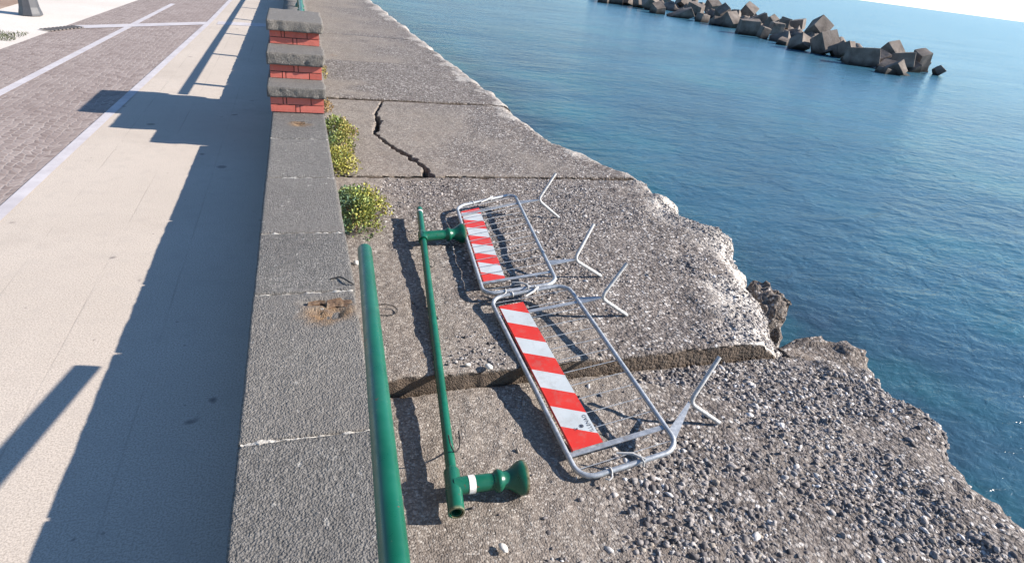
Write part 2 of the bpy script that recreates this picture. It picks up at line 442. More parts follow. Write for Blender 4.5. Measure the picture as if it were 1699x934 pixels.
MT = dict(slab=mat_slab(), pebble=mat_pebble(), pave=mat_pave(), farpave=mat_far_pave(), setts=mat_setts(), line=mat_line(),
    lava=mat_lava(), green=mat_green(), galv=mat_galv(), sea=mat_sea(), leaf=mat_leaf(), brick=mat_brick(), block=mat_block(),
    mortar=mat_simple('lime_mortar', [(0.35, (0.30, 0.28, 0.25)), (0.65, (0.48, 0.46, 0.42))], 30, 0.9, 70, 0.8, 0.01),
    darkmortar=mat_simple('dark mortar', [(0.35, (0.05, 0.035, 0.03)), (0.65, (0.10, 0.07, 0.06))], 30, 0.9),
    rust=mat_simple('rusty iron', [(0.3, (0.05, 0.028, 0.018)), (0.5, (0.14, 0.085, 0.05)), (0.7, (0.28, 0.21, 0.14))], 45, 0.85, 60, 0.8, 0.01),
    red=mat_sheet('red reflective sheet', (0.56, 0.030, 0.020), (0.64, 0.042, 0.028)),
    white=mat_sheet('white reflective sheet', (0.46, 0.50, 0.51), (0.54, 0.58, 0.59)),
    ink=mat_simple('dark print', [(0.3, (0.03, 0.04, 0.06)), (0.7, (0.05, 0.06, 0.09))], 50, 0.6),
    black=mat_simple('black cable', [(0.3, (0.012, 0.012, 0.012)), (0.7, (0.025, 0.022, 0.02))], 50, 0.55),
    tape=mat_simple('white tape', [(0.35, (0.55, 0.50, 0.46)), (0.65, (0.78, 0.77, 0.76))], 30, 0.6),
    iron=mat_simple('dark grey post paint', [(0.3, (0.055, 0.058, 0.065)), (0.7, (0.080, 0.082, 0.090))], 6, 0.5),
    steelw=mat_simple('white worn zinc', [(0.35, (0.34, 0.34, 0.33)), (0.65, (0.56, 0.55, 0.53))], 40, 0.6),
    grass=mat_simple('grass green', [(0.3, (0.035, 0.05, 0.018)), (0.7, (0.09, 0.10, 0.04))], 30, 0.8),
    earth=mat_simple('tan soil', [(0.3, (0.20, 0.13, 0.09)), (0.7, (0.30, 0.22, 0.17))], 3, 0.9),
    stem=mat_simple('dry stem', [(0.3, (0.13, 0.07, 0.03)), (0.7, (0.22, 0.14, 0.06))], 30, 0.8),
    darkrock=mat_simple('dark underwater rock', [(0.3, (0.03, 0.026, 0.022)), (0.7, (0.08, 0.065, 0.055))], 3, 0.9),
    whitestone=mat_simple('pale stone', [(0.3, (0.55, 0.52, 0.47)), (0.7, (0.72, 0.70, 0.66))], 20, 0.8),
    drain=mat_simple('drain iron', [(0.3, (0.10, 0.09, 0.085)), (0.7, (0.17, 0.15, 0.14))], 40, 0.7),
)

SEA_Z = -2.7
WALL_TOP = 0.3
LAND_Z = -0.1
LS = 2.0/1.9

# ------------------------------------------------------------------ the setting: sheets
def sheet(name, pts, z, mat):
    me = mesh_list(name, [(x, y, z+LAND_Z) for x, y in pts], [tuple(range(len(pts)))])
    o = link(name, me, mat); tag(o, kind='structure'); return o

sheet('ground', [(-400, -60), (0.1, -60), (0.1, 900), (-400, 900)], -0.008, MT['farpave'])
def scaled(f): return lambda y: LS*f(y/LS)
kx = scaled(lambda y: -2.09+0.0275*y if y < 14.5 else -1.69+0.012*(y-14.5))
cx = scaled(lambda y: -3.27+0.037*y if y < 17 else -2.64+0.02*(y-17))
fx = scaled(lambda y: -4.31+0.055*y if y < 17 else -3.37+0.03*(y-17))
ys = [-40, 0, 8, 14.5*LS, 17*LS, 60, 120]
kerb_w = 0.095
def strip(name, fa, fb, z, mat, y0=-40, y1=120):
    yy = [y0]+[y for y in ys if y0 < y < y1]+[y1]
    return sheet(name, [(fb(y), y) for y in yy]+[(fa(y), y) for y in reversed(yy)], z, mat)
strip('pavement', lambda y: kx(y)+kerb_w-0.02, lambda y: -0.2, 0.0, MT['pave'])
strip('road', lambda y: fx(y), lambda y: kx(y)+0.02, -0.004, MT['setts'])
strip('kerb_strip', kx, lambda y: kx(y)+kerb_w, 0.004, MT['line'])
strip('centre_strip', lambda y: cx(y)-0.052, lambda y: cx(y)+0.052, 0.0, MT['line'], y1=17.6)
SC = lambda pts: [(x*LS, y*LS) for x, y in pts]
sheet('cross_strip', SC([(-3.64, 12.05), (-1.72, 13.82), (-1.62, 14.32), (-3.56, 12.52)]), 0.002, MT['line'])
sheet('cross_strip', SC([(-1.50, 13.98), (-0.22, 14.3), (-0.22, 14.75), (-1.50, 14.43)]), 0.0045, MT['line'])
# earth bed beyond the pale walk
sheet('soil', SC([(-6.6, 12.9), (-4.95, 13.3), (-4.95, 18), (-9, 18)]), 0.0, MT['earth'])

# sea
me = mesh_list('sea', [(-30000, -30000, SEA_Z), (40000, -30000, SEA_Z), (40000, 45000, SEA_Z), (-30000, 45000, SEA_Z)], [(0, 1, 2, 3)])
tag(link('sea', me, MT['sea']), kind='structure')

# ------------------------------------------------------------------ quay slabs
X0 = 0.17
def poly_fn(pts):
    ya, xa = np.array([p[0] for p in pts], float), np.array([p[1] for p in pts], float)
    return lambda y: np.interp(y, ya, xa)

class Slab:
    def __init__(s, y0, y1, z, edge, seed, rad=0.28, slope=0.0, pebx=(1.2, 2.6), amp=1.0, rim=0.15):
        s.y0, s.y1, s.z, s.seed, s.rad, s.slope, s.pebx, s.amp = y0, y1, z, seed, rad, slope, pebx, amp
        s.edge = poly_fn(edge); s.rim = rim
    def surf(s, t, y):
        """t = metres along the cross-section from the wall, over the edge and down"""
        xe = s.edge(y) + (0.05 if s.y0 < 7 else 0.028)*fbm(y*1.7, 0*y, 0*y+s.seed, 4, s.seed) + 0.03*noise(y*7, 0*y, 0*y, s.seed+5)
        rad = s.rad*(1+0.5*noise(y*1.3, 0*y, 0*y+9, s.seed+3))
        a = np.clip((t-(xe-rad-X0))/rad, 0, 1.40)
        flat = np.minimum(t, xe-rad-X0)
        down = np.maximum(t-(xe-rad-X0)-1.40*rad, 0)
        x = X0+flat+rad*np.sin(a)+down*math.cos(1.40)
        z = s.z-rad*(1-np.cos(a))-down*math.sin(1.40)
        z = z + s.slope*(y-s.y0)
        nx, nz = np.sin(a), np.cos(a)
        edge_k = sstep(0.9, 0.0, (xe-rad-X0)-t)
        amp = s.amp*(0.007+0.020*edge_k+0.035*sstep(0.2, 1.3, a))
        d = amp*fbm(x*2.6, y*2.6, z*2.6, 5, s.seed+40, 0.55)*1.3 + s.amp*0.004*fbm(x*18, y*18, z*18, 2, s.seed+70)
        return x+nx*d, z+nz*d, nx, nz, edge_k, a
    def build(s, name, dx, dy, depth=2.9, crack=None, facedepth=0.6):
        tmax = float(s.edge(np.linspace(s.y0, s.y1, 30)).max())+0.3
        t = np.concatenate([np.arange(0, tmax, dx), tmax+np.arange(0, depth, dx*3)])
        n = max(4, int((s.y1-s.y0)/dy)); yv = np.linspace(s.y0, s.y1, n)
        drops = np.array([facedepth, facedepth*.6, facedepth*.3, 0.10, 0.035, 0.012])
        Y = np.concatenate([np.full(6, s.y0), yv, np.full(6, s.y1)])
        D = np.concatenate([drops, np.zeros(n), drops[::-1]])
        inn = np.concatenate([np.full(6, 1.0), np.zeros(n), np.full(6, -1.0)])
        T, YY = np.meshgrid(t, Y); _, DD = np.meshgrid(t, D); _, II = np.meshgrid(t, inn)
        x, z, nx, nz, ek, a = s.surf(T, YY)
        jit = 0.008*fbm(x*3.1, 0*x+s.seed, DD*3, 4, s.seed+11)+0.006*noise(x*21, 0*x, DD*21, s.seed+8)
        endk = np.maximum(sstep(0.25, 0, YY-s.y0), sstep(0.25, 0, s.y1-YY))
        Yp = YY + jit*endk*np.where(YY-s.y0 < s.y1-YY, 1, 1) + II*0.015*sstep(0, .3, DD)*fbm(x*5, DD*5, 0*x, 3, s.seed+2)
        lip = np.maximum(sstep(0.025, 0, YY-s.y0), sstep(0.025, 0, s.y1-YY))
        z = z-DD-0.012*lip*(1+0.8*noise(x*9, 0*x, 0*x, s.seed+1))*(DD < .01)
        if crack is not None:
            P = np.array(crack[0]); Wd = crack[1]
            wv = np.zeros_like(x); best = np.full(x.shape, 9.0)
            for i in range(len(P)-1):
                p, q = P[i], P[i+1]; d = q-p; L2 = (d**2).sum()
                k = np.clip(((x-p[0])*d[0]+(Yp-p[1])*d[1])/L2, 0, 1)
                dist = np.hypot(x-p[0]-k*d[0], Yp-p[1]-k*d[1])
                w = Wd[i]+(Wd[i+1]-Wd[i])*k
                m = dist < best; best = np.where(m, dist, best); wv = np.where(m, w, wv)
            wv = wv*(1+0.7*noise(x*13, Yp*13, 0*x, 77))
            z = z-0.20*sstep(0.0, -0.012, best-wv*0.5)
        V = np.stack([x, Yp, z], -1).reshape(-1, 3)
        nr, nc = x.shape
        idx = np.arange(nr*nc).reshape(nr, nc)
        Fc = np.stack([idx[:-1, :-1], idx[:-1, 1:], idx[1:, 1:], idx[1:, :-1]], -1).reshape(-1, 4)
        me = mesh_np(name, V, Fc)
        peb = sstep(s.pebx[0], s.pebx[1], x+0.9*fbm(x*0.9, Yp*0.9, 0*x, 3, s.seed+21))*0.9+0.08
        peb = np.clip(peb+ek*0.3, 0, 1)
        attr(me, 'peb', peb.ravel())
        rim = (s.rim > 0.01)*sstep(s.rim, 0.0, (s.edge(Yp)-0.3-X0)-T+0.25*fbm(x*1.7, Yp*1.7, 0*x, 4, s.seed+37))
        whitish = np.clip(rim*(1-sstep(1.3, 1.4, a))*(0.8+0.5*fbm(x*3, Yp*3, z*3, 4, s.seed+31)), 0, 1)
        attr(me, 'whitish', (whitish*(0.8 if s.rim > 0.2 else 0.5)*(z > -1.6)*(DD < 0.005)).ravel())
        wet = sstep(-2.0, -2.45, z)
        fc = np.maximum(sstep(0.005, 0.03, DD), wet)
        
        if crack is not None: fc = np.maximum(fc, sstep(0.0, -0.008, best-wv*0.5))
        attr(me, 'face', fc.ravel())
        o = link(name, me, MT['slab'], None, True); tag(o, kind='structure'); return o

near_edge = [(-6, 4.0), (0, 4.1), (1.4, 4.23), (1.8, 4.30), (2.3, 4.42), (2.7, 4.50), (2.95, 4.45), (3.1, 4.25), (3.3, 3.95)]
mid_edge = [(3.2, 3.72), (3.45, 3.92), (3.8, 4.25), (4.2, 4.50), (4.7, 4.68), (5.4, 4.80), (6.5, 4.80), (7.3, 4.78)]
far_edge = [(7.2, 4.78), (7.6, 4.70), (8.0, 4.50), (8.5, 4.22), (9.5, 4.02), (11.3, 3.90)]
rest_edge = [(11, 3.90), (15, 3.72), (19.6, 3.66), (31, 3.25), (60, 2.9), (120, 2.6)]
S_near = Slab(-2.5, 3.245, -0.835, near_edge, 3, 0.26, pebx=(1.25, 2.8), amp=0.95, rim=0.0001)
S_mid = Slab(3.272, 7.24, -0.70, mid_edge, 11, 0.50, pebx=(1.0, 1.9), rim=0.42)
S_far = Slab(7.28, 11.20, -0.685, far_edge, 23, 0.30, pebx=(1.6, 3.4), amp=0.6, rim=0.10)
S_r1 = Slab(11.235, 14.9, -0.66, rest_edge, 31, 0.2, pebx=(0.2, 1.0), amp=0.5, rim=0.035)
S_r2 = Slab(14.92, 19.0, -0.67, rest_edge, 41, 0.2, pebx=(1.2, 3.0), amp=0.5, rim=0.035)
S_r3 = Slab(19.02, 120, -0.67, rest_edge, 51, 0.2, pebx=(1.2, 3.0), amp=0.5, rim=0.035)
S_near.build('quay_slab', 0.013, 0.013)
S_mid.build('quay_slab', 0.014, 0.014)
crack_px = [(637, 164), (622, 190), (628, 200), (621, 222), (640, 238), (680, 262), (705, 278), (711, 292)]
crack = [(ground(px, py, -0.69).x, ground(px, py, -0.69).y) for px, py in crack_px]
S_far.build('quay_slab', 0.014, 0.015, crack=(crack, [0.03, 0.05, 0.09, 0.06, 0.05, 0.10, 0.06, 0.13]))
S_r1.build('quay_slab', 0.03, 0.03)
S_r2.build('quay_slab', 0.05, 0.05)
S_r3.build('quay_slab', 0.12, 0.25)
# core under the slabs so that the joints are dark gaps and not holes
b = MB(); b.box((0.1, -2.5, -3.4), (3.2, 120, -1.05)); o = b.build('quay_core', MT['darkrock'], smooth=False); tag(o, kind='structure')

# ------------------------------------------------------------------ pebbles set in the worn concrete
def ico(sub):
    bm = bmesh.new(); bmesh.ops.create_icosphere(bm, subdivisions=sub, radius=1.0)
    v = np.array([tuple(x.co) for x in bm.verts]); bm.verts.index_update()
    f = np.array([[q.index for q in p.verts] for p in bm.faces]); bm.free(); return v, f
IV, IF = ico(2)
IV1, IF1 = ico(1)
PCOL = np.array([(0.055, 0.05, 0.052), (0.10, 0.092, 0.092), (0.165, 0.150, 0.144), (0.22, 0.20, 0.188), (0.28, 0.255, 0.235), (0.36, 0.335, 0.31), (0.31, 0.27, 0.22), (0.50, 0.485, 0.46), (0.68, 0.67, 0.65), (0.15, 0.155, 0.165)])
PW = np.array([.09, .15, .19, .18, .14, .10, .05, .05, .02, .03]); PW = PW/PW.sum()
def pebbles(name, slab, n, y0, y1, tmin, size, seed, V0, F0, label, thr=0.0, bias=1.0):
    rng = np.random.default_rng(seed)
    y = rng.uniform(y0, y1, n*3)
    tm = slab.edge(y)+0.55
    t = tmin+(tm-tmin)*rng.random(n*3)**bias
    x, z, nx, nz, ek, a = slab.surf(t, y)
    dens = sstep(slab.pebx[0]-0.4, slab.pebx[1]-0.3, x+0.9*fbm(x*0.9, y*0.9, 0*x, 3, slab.seed+21))
    patch = sstep(-0.45, 0.35, fbm(x*1.5, y*1.5, 0*x, 3, slab.seed+90))
    keep = (rng.random(n*3) < np.clip(dens*patch, 0.03, 1)) & (y > slab.y0+0.02) & (y < slab.y1-0.02)
    i = np.nonzero(keep)[0][:n]
    x, y, z, nx, nz = x[i], y[i], z[i], nx[i], nz[i]; m = len(i)
    r = size[0]+(size[1]-size[0])*rng.random(m)**3.2
    sc = np.stack([r*rng.uniform(.8, 1.6, m), r*rng.uniform(.65, 1.1, m), r*rng.uniform(.4, .75, m)], -1)
    # random tilt
    q = rng.normal(size=(m, 4)); q[:, 0] = np.abs(q[:, 0])*2.2; q[:, 3] *= 2.5; q /= np.linalg.norm(q, axis=1)[:, None]
    w, a1, b1, c1 = q.T
    Rm = np.stack([1-2*(b1*b1+c1*c1), 2*(a1*b1-c1*w), 2*(a1*c1+b1*w), 2*(a1*b1+c1*w), 1-2*(a1*a1+c1*c1), 2*(b1*c1-a1*w), 2*(a1*c1-b1*w), 2*(b1*c1+a1*w), 1-2*(a1*a1+b1*b1)], -1).reshape(m, 3, 3)
    V = V0[None]*(1+0.16*rng.normal(size=(m, len(V0), 1)).clip(-1.6, 1.6))*sc[:, None, :]
    V = np.einsum('mij,mkj->mki', Rm, V)
    up = rng.uniform(-0.88, -0.05, m)*sc[:, 2]
    V += np.stack([x+nx*up, y, z+nz*up], -1)[:, None, :]
    Fc = (F0[None]+(np.arange(m)*len(V0))[:, None, None]).reshape(-1, 3)
    me = mesh_np(name, V.reshape(-1, 3), Fc)
    c = PCOL[rng.choice(len(PCOL), m, p=PW)]*np.array([1.0, 1.0, 1.03])*rng.uniform(.8, 1.2, (m, 1))
    attr_col(me, 'Col', np.repeat(np.c_[c, np.ones(m)], len(V0), 0))
    o = link(name, me, MT['pebble'], None, False)
    tag(o, label, 'pebbles', kind='stuff')
pebbles('embedded_pebbles', S_near, 19000, 0.3, 3.24, 0.6, (0.006, 0.029), 5, IV1, IF1, 'rounded grey pebbles bedded in the worn nearest quay slab', bias=0.75)
pebbles('embedded_pebbles', S_mid, 22000, 3.3, 7.25, 0.6, (0.006, 0.022), 6, IV1, IF1, 'small pebbles bedded in the worn slab under the crowd barriers', bias=0.8)

# ------------------------------------------------------------------ broken lumps at the quay edge
def lump(name, c, sc, seed, mat, label, cat, rough=0.35, sq=0.75):
    bm = bmesh.new(); bmesh.ops.create_icosphere(bm, subdivisions=5, radius=1.0)
    v = np.array([tuple(x.co) for x in bm.verts]); bm.verts.index_update()
    f = np.array([[q.index for q in p.verts] for p in bm.faces]); bm.free()
    v = np.sign(v)*np.abs(v)**sq
    d = 1+rough*fbm(v[:, 0]*1.4, v[:, 1]*1.4, v[:, 2]*1.4, 5, seed, 0.55)
    v = v*d[:, None]*np.array(sc)
    v += 0.032*np.stack([noise(v[:, 0]*14, v[:, 1]*14, v[:, 2]*14, seed+k) for k in range(3)], -1)
    me = mesh_np(name, v+np.array(c), f)
    n = len(v); z = v[:, 2]+c[2]
    attr(me, 'peb', np.full(n, 0.9)); attr(me, 'whitish', np.zeros(n)); attr(me, 'face', np.clip(0.25+sstep(-2.0, -2.5, z)*0.45, 0, 1))
    o = link(name, me, mat, None, True)
    if label: tag(o, label, cat)
    return o
lump('concrete_lump', (4.56, 4.38, -1.62), (0.24, 0.27, 0.80), 5, MT['slab'], 'dark jagged lump of concrete jutting over the water beside the slab with the barriers', 'rubble', rough=0.20)
lump('concrete_lump', (4.38, 3.36, -1.64), (0.60, 0.27, 0.72), 9, MT['slab'], 'low reddish brown lump of broken concrete at the far right corner of the nearest slab', 'rubble', rough=0.10, sq=0.5)

# ------------------------------------------------------------------ parapet wall
WX0, WX1 = -0.264, 0.22
def grid_box(x0, x1, y0, y1, z0, z1, step, seed, amp=0.003, chip=0.012):
    """a worked stone: a subdivided box with rounded, chipped arrises"""
    nx, ny, nz = [max(2, int(round((b-a)/step))) for a, b in ((x0, x1), (y0, y1), (z0, z1))]
    bm = bmesh.new()
    V = {}
    def vert(i, j, k):
        key = (i, j, k)
        if key not in V: V[key] = bm.verts.new((x0+(x1-x0)*i/nx, y0+(y1-y0)*j/ny, z0+(z1-z0)*k/nz))
        return V[key]
    for k in (0, nz):
        for i in range(nx):
            for j in range(ny):
                q = [vert(i, j, k), vert(i+1, j, k), vert(i+1, j+1, k), vert(i, j+1, k)]
                bm.faces.new(q if k else q[::-1])
    for j in (0, ny):
        for i in range(nx):
            for k in range(nz):
                q = [vert(i, j, k), vert(i+1, j, k), vert(i+1, j, k+1), vert(i, j, k+1)]
                bm.faces.new(q if j == 0 else q[::-1])
    for i in (0, nx):
        for j in range(ny):
            for k in range(nz):
                q = [vert(i, j, k), vert(i, j+1, k), vert(i, j+1, k+1), vert(i, j, k+1)]
                bm.faces.new(q if i else q[::-1])
    v = np.array([tuple(p.co) for p in bm.verts]); bm.verts.index_update()
    f = np.array([[p.index for p in q.verts] for q in bm.faces]); bm.free()
    lo, hi = np.array([x0, y0, z0]), np.array([x1, y1, z1])
    c = (lo+hi)/2; hw = (hi-lo)/2
    ch = chip*(1+0.6*fbm(v[:, 0]*9, v[:, 1]*9, v[:, 2]*9, 3, seed))
    d = np.abs(v-c); over = np.maximum(d-(hw-ch[:, None]), 0)
    L = np.linalg.norm(over, axis=1)
    k = np.where(L > ch, ch/np.maximum(L, 1e-9), 1.0)
    v = c+np.sign(v-c)*(np.minimum(d, hw-ch[:, None])+over*k[:, None])
    nrm = np.sign(v-c)*(d > hw-1e-6); ln = np.linalg.norm(nrm, axis=1); nrm = nrm/np.maximum(ln, 1)[:, None]
    v = v+nrm*(amp*fbm(v[:, 0]*14, v[:, 1]*14, v[:, 2]*14, 4, seed+4, 0.6))[:, None]
    return v, f

parapet = empty('parapet_wall', (0, 3, 0))
tag(parapet, 'low parapet wall of dark grey lava coping stones between walk and quay, bare of its railing', 'wall')
joints = [-2.5, -1.1, 0.35, 1.73, 2.765, 3.47, 4.43, 5.40, 6.262]
scars = [(0.07, 2.57, 0.125), (-0.005, 5.86, 0.085)]
rng = random.Random(4)
for i in range(len(joints)-1):
    y0, y1 = joints[i]+0.006, joints[i+1]-0.006
    step = 0.014 if y0 < 3 else 0.02
    v, f = grid_box(WX0+rng.uniform(-.002, .002), WX1+rng.uniform(-.004, .004), y0, y1, 0.05, WALL_TOP+rng.uniform(-.0015, .0015), step, 50+i, 0.0018, 0.006)
    rust = np.zeros(len(v))
    for sx_, sy_, sr in scars:
        if y0-0.2 < sy_ < y1+0.2:
            dd = np.hypot((v[:, 0]-sx_)/1.15, v[:, 1]-sy_)*(1+0.25*fbm(v[:, 0]*7, v[:, 1]*7, 0*v[:, 0], 4, 12))
            top = v[:, 2] > 0.2
            rust = np.maximum(rust, np.where(top, sstep(sr*1.25, sr*0.45, dd), 0))
            hole = np.where(top, sstep(sr*0.75, sr*0.25, dd), 0)
            v[:, 2] -= hole*(0.014+0.012*fbm(v[:, 0]*26, v[:, 1]*26, 0*v[:, 0], 4, 15, 0.6))
            bl = np.where(top, sstep(0.35, 0.0, np.abs(v[:, 1]-(sy_+sr*0.8))/sr*(1+0.5*noise(v[:, 0]*12, 0*v[:, 0], 0*v[:, 0], 3)))*sstep(sr*1.2, sr*0.7, np.abs(v[:, 0]-sx_)), 0)
            v[:, 2] -= bl*0.02
    me = mesh_np('coping_stone', v, f)
    attr(me, 'rust', rust); attr(me, 'tint', np.full(len(v), rng.random()))
    link('coping_stone', me, MT['lava'], parapet, True)
b = MB()
for q, y in enumerate(joints[1:-1]):
    xs = np.linspace(WX0+0.010, WX1-0.010, 90)
    yc = y+0.004*fbm(xs*9, xs*0+q, xs*0, 3, 61)
    w = np.clip(0.0105+0.008*fbm(xs*24, xs*0+q, xs*0, 4, 62, 0.7), 0.003, 0.026)
    zt = WALL_TOP-0.006+0.006*fbm(xs*30, xs*0+q, xs*0, 3, 63)
    vs = [(x, a-b_, z) for x, a, b_, z in zip(xs, yc, w, zt-0.010)]+[(x, a-b_*.5, z) for x, a, b_, z in zip(xs, yc, w, zt)]+[(x, a+b_*.5, z) for x, a, b_, z in zip(xs, yc, w, zt)]+[(x, a+b_, z) for x, a, b_, z in zip(xs, yc, w, zt-0.010)]
    b.add(vs, [(r*90+k, r*90+k+1, (r+1)*90+k+1, (r+1)*90+k) for r in range(3) for k in range(89)])
b.build('mortar_joint', MT['mortar'], parapet, True)
b = MB(); b.box((WX0+0.03, -2.5, -1.2), (WX1-0.02, 6.26, 0.049)); b.box((WX0+0.02, -2.5, 0.051), (WX1-0.02, 6.255, 0.278)); b.build('wall_body', MT['lava'], parapet, False)
# rusty remains of the torn-out posts
for sx_, sy_, sr in scars:
    b = MB()
    prng = random.Random(int(sr*1000))
    for k in range(7):
        a = prng.uniform(0, 6.28); rr = prng.uniform(0.25, 0.85)*sr
        cx_, cy_ = sx_+rr*math.cos(a)*1.1, sy_+sr*0.62+0.25*rr*math.sin(a)
        l = prng.uniform(0.15, 0.40)*sr; h = prng.uniform(0.004, 0.014)
        an = prng.uniform(-.5, .5); ca, sa = math.cos(an), math.sin(an)
        q = [(-l, -l*.35, -.004), (l, -l*.3, 0), (l*.8, l*.35, h), (-l*.7, l*.4, h*.6)]
        top = [(cx_+x*ca-y*sa, cy_+x*sa+y*ca, WALL_TOP-0.012+z+0.008) for x, y, z in q]
        bot = [(x, y, z-0.012) for x, y, z in top]
        b.add(top+bot, [(0, 1, 2, 3), (7, 6, 5, 4), (0, 4, 5, 1), (1, 5, 6, 2), (2, 6, 7, 3), (3, 7, 4, 0)])
    b.build('rusty_scrap', MT['rust'], parapet, False)

# ------------------------------------------------------------------ stepped pillar of brick and lava caps
pillar = empty('stepped_pillar', (0, 7.2, WALL_TOP))
tag(pillar, 'stepped pillar of red brick courses and rough grey stone caps at the end of the parapet', 'pillar')
PX0, PX1 = -0.275, 0.222
PY1 = 8.05
tiers = [(6.27, 0.30, 0.445), (6.64, 0.542, 0.675), (7.12, 0.793, 0.925)]
b = MB(); b.box((PX0+0.01, 6.275, -1.2), (PX1-0.002, 8.05, 0.2995)); b.build('plinth', MT['lava'], pillar, False)
caps = [(6.235, 0.445, 0.542, 0), (6.60, 0.675, 0.793, 1), (7.07, 0.925, 1.03, 2)]
for ti, (y0, z0, z1) in enumerate(tiers):
    core = MB(); core.box((PX0+0.008, y0+0.008, z0), (PX1-0.008, PY1-0.008, z1-0.001), 1)
    br = MB()
    ch = (z1-z0)/2
    for c in range(2):
        za, zb = z0+c*ch+0.004, z0+(c+1)*ch-0.004
        wd = PX1-PX0
        pat = [0.46, 0.08, 0.46] if (c+ti) % 2 == 0 else [0.235, 0.065, 0.45, 0.25]
        x = PX0
        for p in pat:
            core.box((x+0.004, y0, za), (x+p*wd-0.004, y0+0.11, zb), 0); x += p*wd
        y = y0+0.115; L = 0.24 if c == 0 else 0.12
        while y < PY1-0.02:
            ye = min(y+L, PY1)
            core.box((PX0, y+0.004, za), (PX0+0.1, ye-0.004, zb), 0)
            core.box((PX1-0.1, y+0.004, za), (PX1, ye-0.004, zb), 0)
            y = ye; L = 0.24
        core.box((PX0+0.102, PY1-0.1, za), (PX1-0.102, PY1+0.0, zb), 0)
    core.build('brick_tier', [MT['brick'], MT['darkmortar']], pillar, False)
for y0, z0, z1, s in caps:
    v, f = grid_box(PX0-0.022, PX1+0.012+0.012*s, y0, PY1+0.03, z0+0.001, z1, 0.018, 90+s, 0.002, 0.0045)
    fr = v[:, 1] < y0+0.03
    v[:, 1] += np.where(fr, 0.006*fbm(v[:, 0]*16, v[:, 2]*22, 0*v[:, 0], 4, 33+s, 0.6), 0)
    sd = v[:, 0] > PX1
    v[:, 0] += np.where(sd, 0.012*fbm(v[:, 1]*14, v[:, 2]*20, 0*v[:, 0], 4, 43+s, 0.6), 0)
    me = mesh_np('cap_stone', v, f); attr(me, 'rust', np.zeros(len(v))); attr(me, 'tint', np.full(len(v), 0.8+0.35*s))
    link('cap_stone', me, MT['lava'], pillar, True)

# wall and railing going on beyond the pillar
fw = empty('parapet_wall', (0, 20, 0))
tag(fw, 'parapet wall of pale grey coping stones carrying the standing railing beyond the brick pillar', 'wall')
y = PY1+0.04; k = 0
while y < 60:
    L = 0.95 if y < 30 else 5.0
    v, f = grid_box(WX0, WX1, y+0.005, y+L-0.005, 0.05, WALL_TOP, 0.06 if y < 14 else 0.2, 120+k, 0.003, 0.010)
    me = mesh_np('coping_stone', v, f); attr(me, 'rust', np.zeros(len(v))); attr(me, 'tint', np.full(len(v), 1.5))
    link('coping_stone', me, MT['lava'], fw, True)
    y += L; k += 1
b = MB(); b.box((WX0+0.03, PY1+0.04, -1.2), (WX1-0.02, 60, 0.049)); b.build('wall_body', MT['lava'], fw, False)

def post_prof(L):
    """(distance from the rail axis, radius) of a cast railing post with collar and flared foot"""
    return [(0.0, 0.050), (0.10*L/0.42, 0.050), (0.20*L/0.42, 0.049), (0.232*L/0.42, 0.047), (0.247*L/0.42, 0.062), (0.262*L/0.42, 0.066), (0.277*L/0.42, 0.060), (0.292*L/0.42, 0.050),
            (0.325*L/0.42, 0.057), (0.360*L/0.42, 0.080), (0.385*L/0.42, 0.096), (0.40*L/0.42, 0.099), (L, 0.100)]

def finish_rust(o, fn):
    v = np.array([tuple(p.co) for p in o.data.vertices]); attr(o.data, 'rust', fn(v))

def rail_obj(name, pts, r, parent, rfn=None):
    b = MB(); b.tube(pts, r, 24, cap=False)
    # open pipe: wall thickness at both ends
    pts = [Vector(p) for p in pts]
    for e, q in ((0, 1), (-1, -2)):
        d = (pts[q]-pts[e]).normalized()
        n = 24; nr = d.orthogonal().normalized(); bn = d.cross(nr)
        vs = []
        for rad, off in ((r, 0), (r*0.86, 0), (r*0.86, 0.25)):
            for k in range(n):
                a = 2*math.pi*k/n; vs.append(pts[e]+d*off+(nr*math.cos(a)+bn*math.sin(a))*rad)
        fs = []
        for m_ in range(2):
            for k in range(n):
                k2 = (k+1) % n; fs.append((m_*n+k, m_*n+k2, (m_+1)*n+k2, (m_+1)*n+k))
        b.add(vs, fs)
    o = b.build(name, MT['green'], parent, True, auto=40)
    finish_rust(o, rfn or (lambda v: np.zeros(len(v))))
    return o

def post_obj(base, top, parent, rfn=None):
    base, top = Vector(base), Vector(top); L = (base-top).length
    b = MB(); b.lathe(top, base, post_prof(L), 28)
    o = b.build('post', MT['green'], parent, True, auto=50)
    finish_rust(o, rfn or (lambda v: np.zeros(len(v))))
    return o

# standing railing on the far wall
fr_ = empty('railing', (0.08, 20, WALL_TOP))
tag(fr_, 'green pipe railing still standing on the parapet beyond the brick pillar', 'railing')
RZ = WALL_TOP+0.44
rail_obj('rail', [(0.08, PY1+0.1, RZ)]+[(0.08, y, RZ) for y in range(10, 60, 5)], 0.031, fr_)
y = 8.8
while y < 40:
    post_obj((0.08, y, WALL_TOP-0.002), (0.08, y, RZ), fr_); y += 2.25

# the broken rail in front
br_ = empty('broken_railing', (0.1, 0.9, WALL_TOP))
tag(br_, 'thick green handrail above the parapet in the foreground, ending in a broken open pipe end', 'railing')
P_end = Vector((0.248, 2.558, 1.9-1.26)); P_near = Vector((0.1365, 0.793, 1.9-1.10))
d_ = P_near-P_end
rail_obj('rail', [P_end+d_*0.016, P_end+d_*0.06, P_end+d_*0.5, P_near, P_near+Vector((d_.x*.4, d_.y*.4, .02)), P_near+Vector((d_.x*1.2, d_.y*1.2, 0.0))], 0.0315, br_)
pm = P_near+Vector((d_.x*.8, d_.y*.8, 0.01))
post_obj((pm.x-0.01, pm.y, WALL_TOP-0.002), pm, br_)

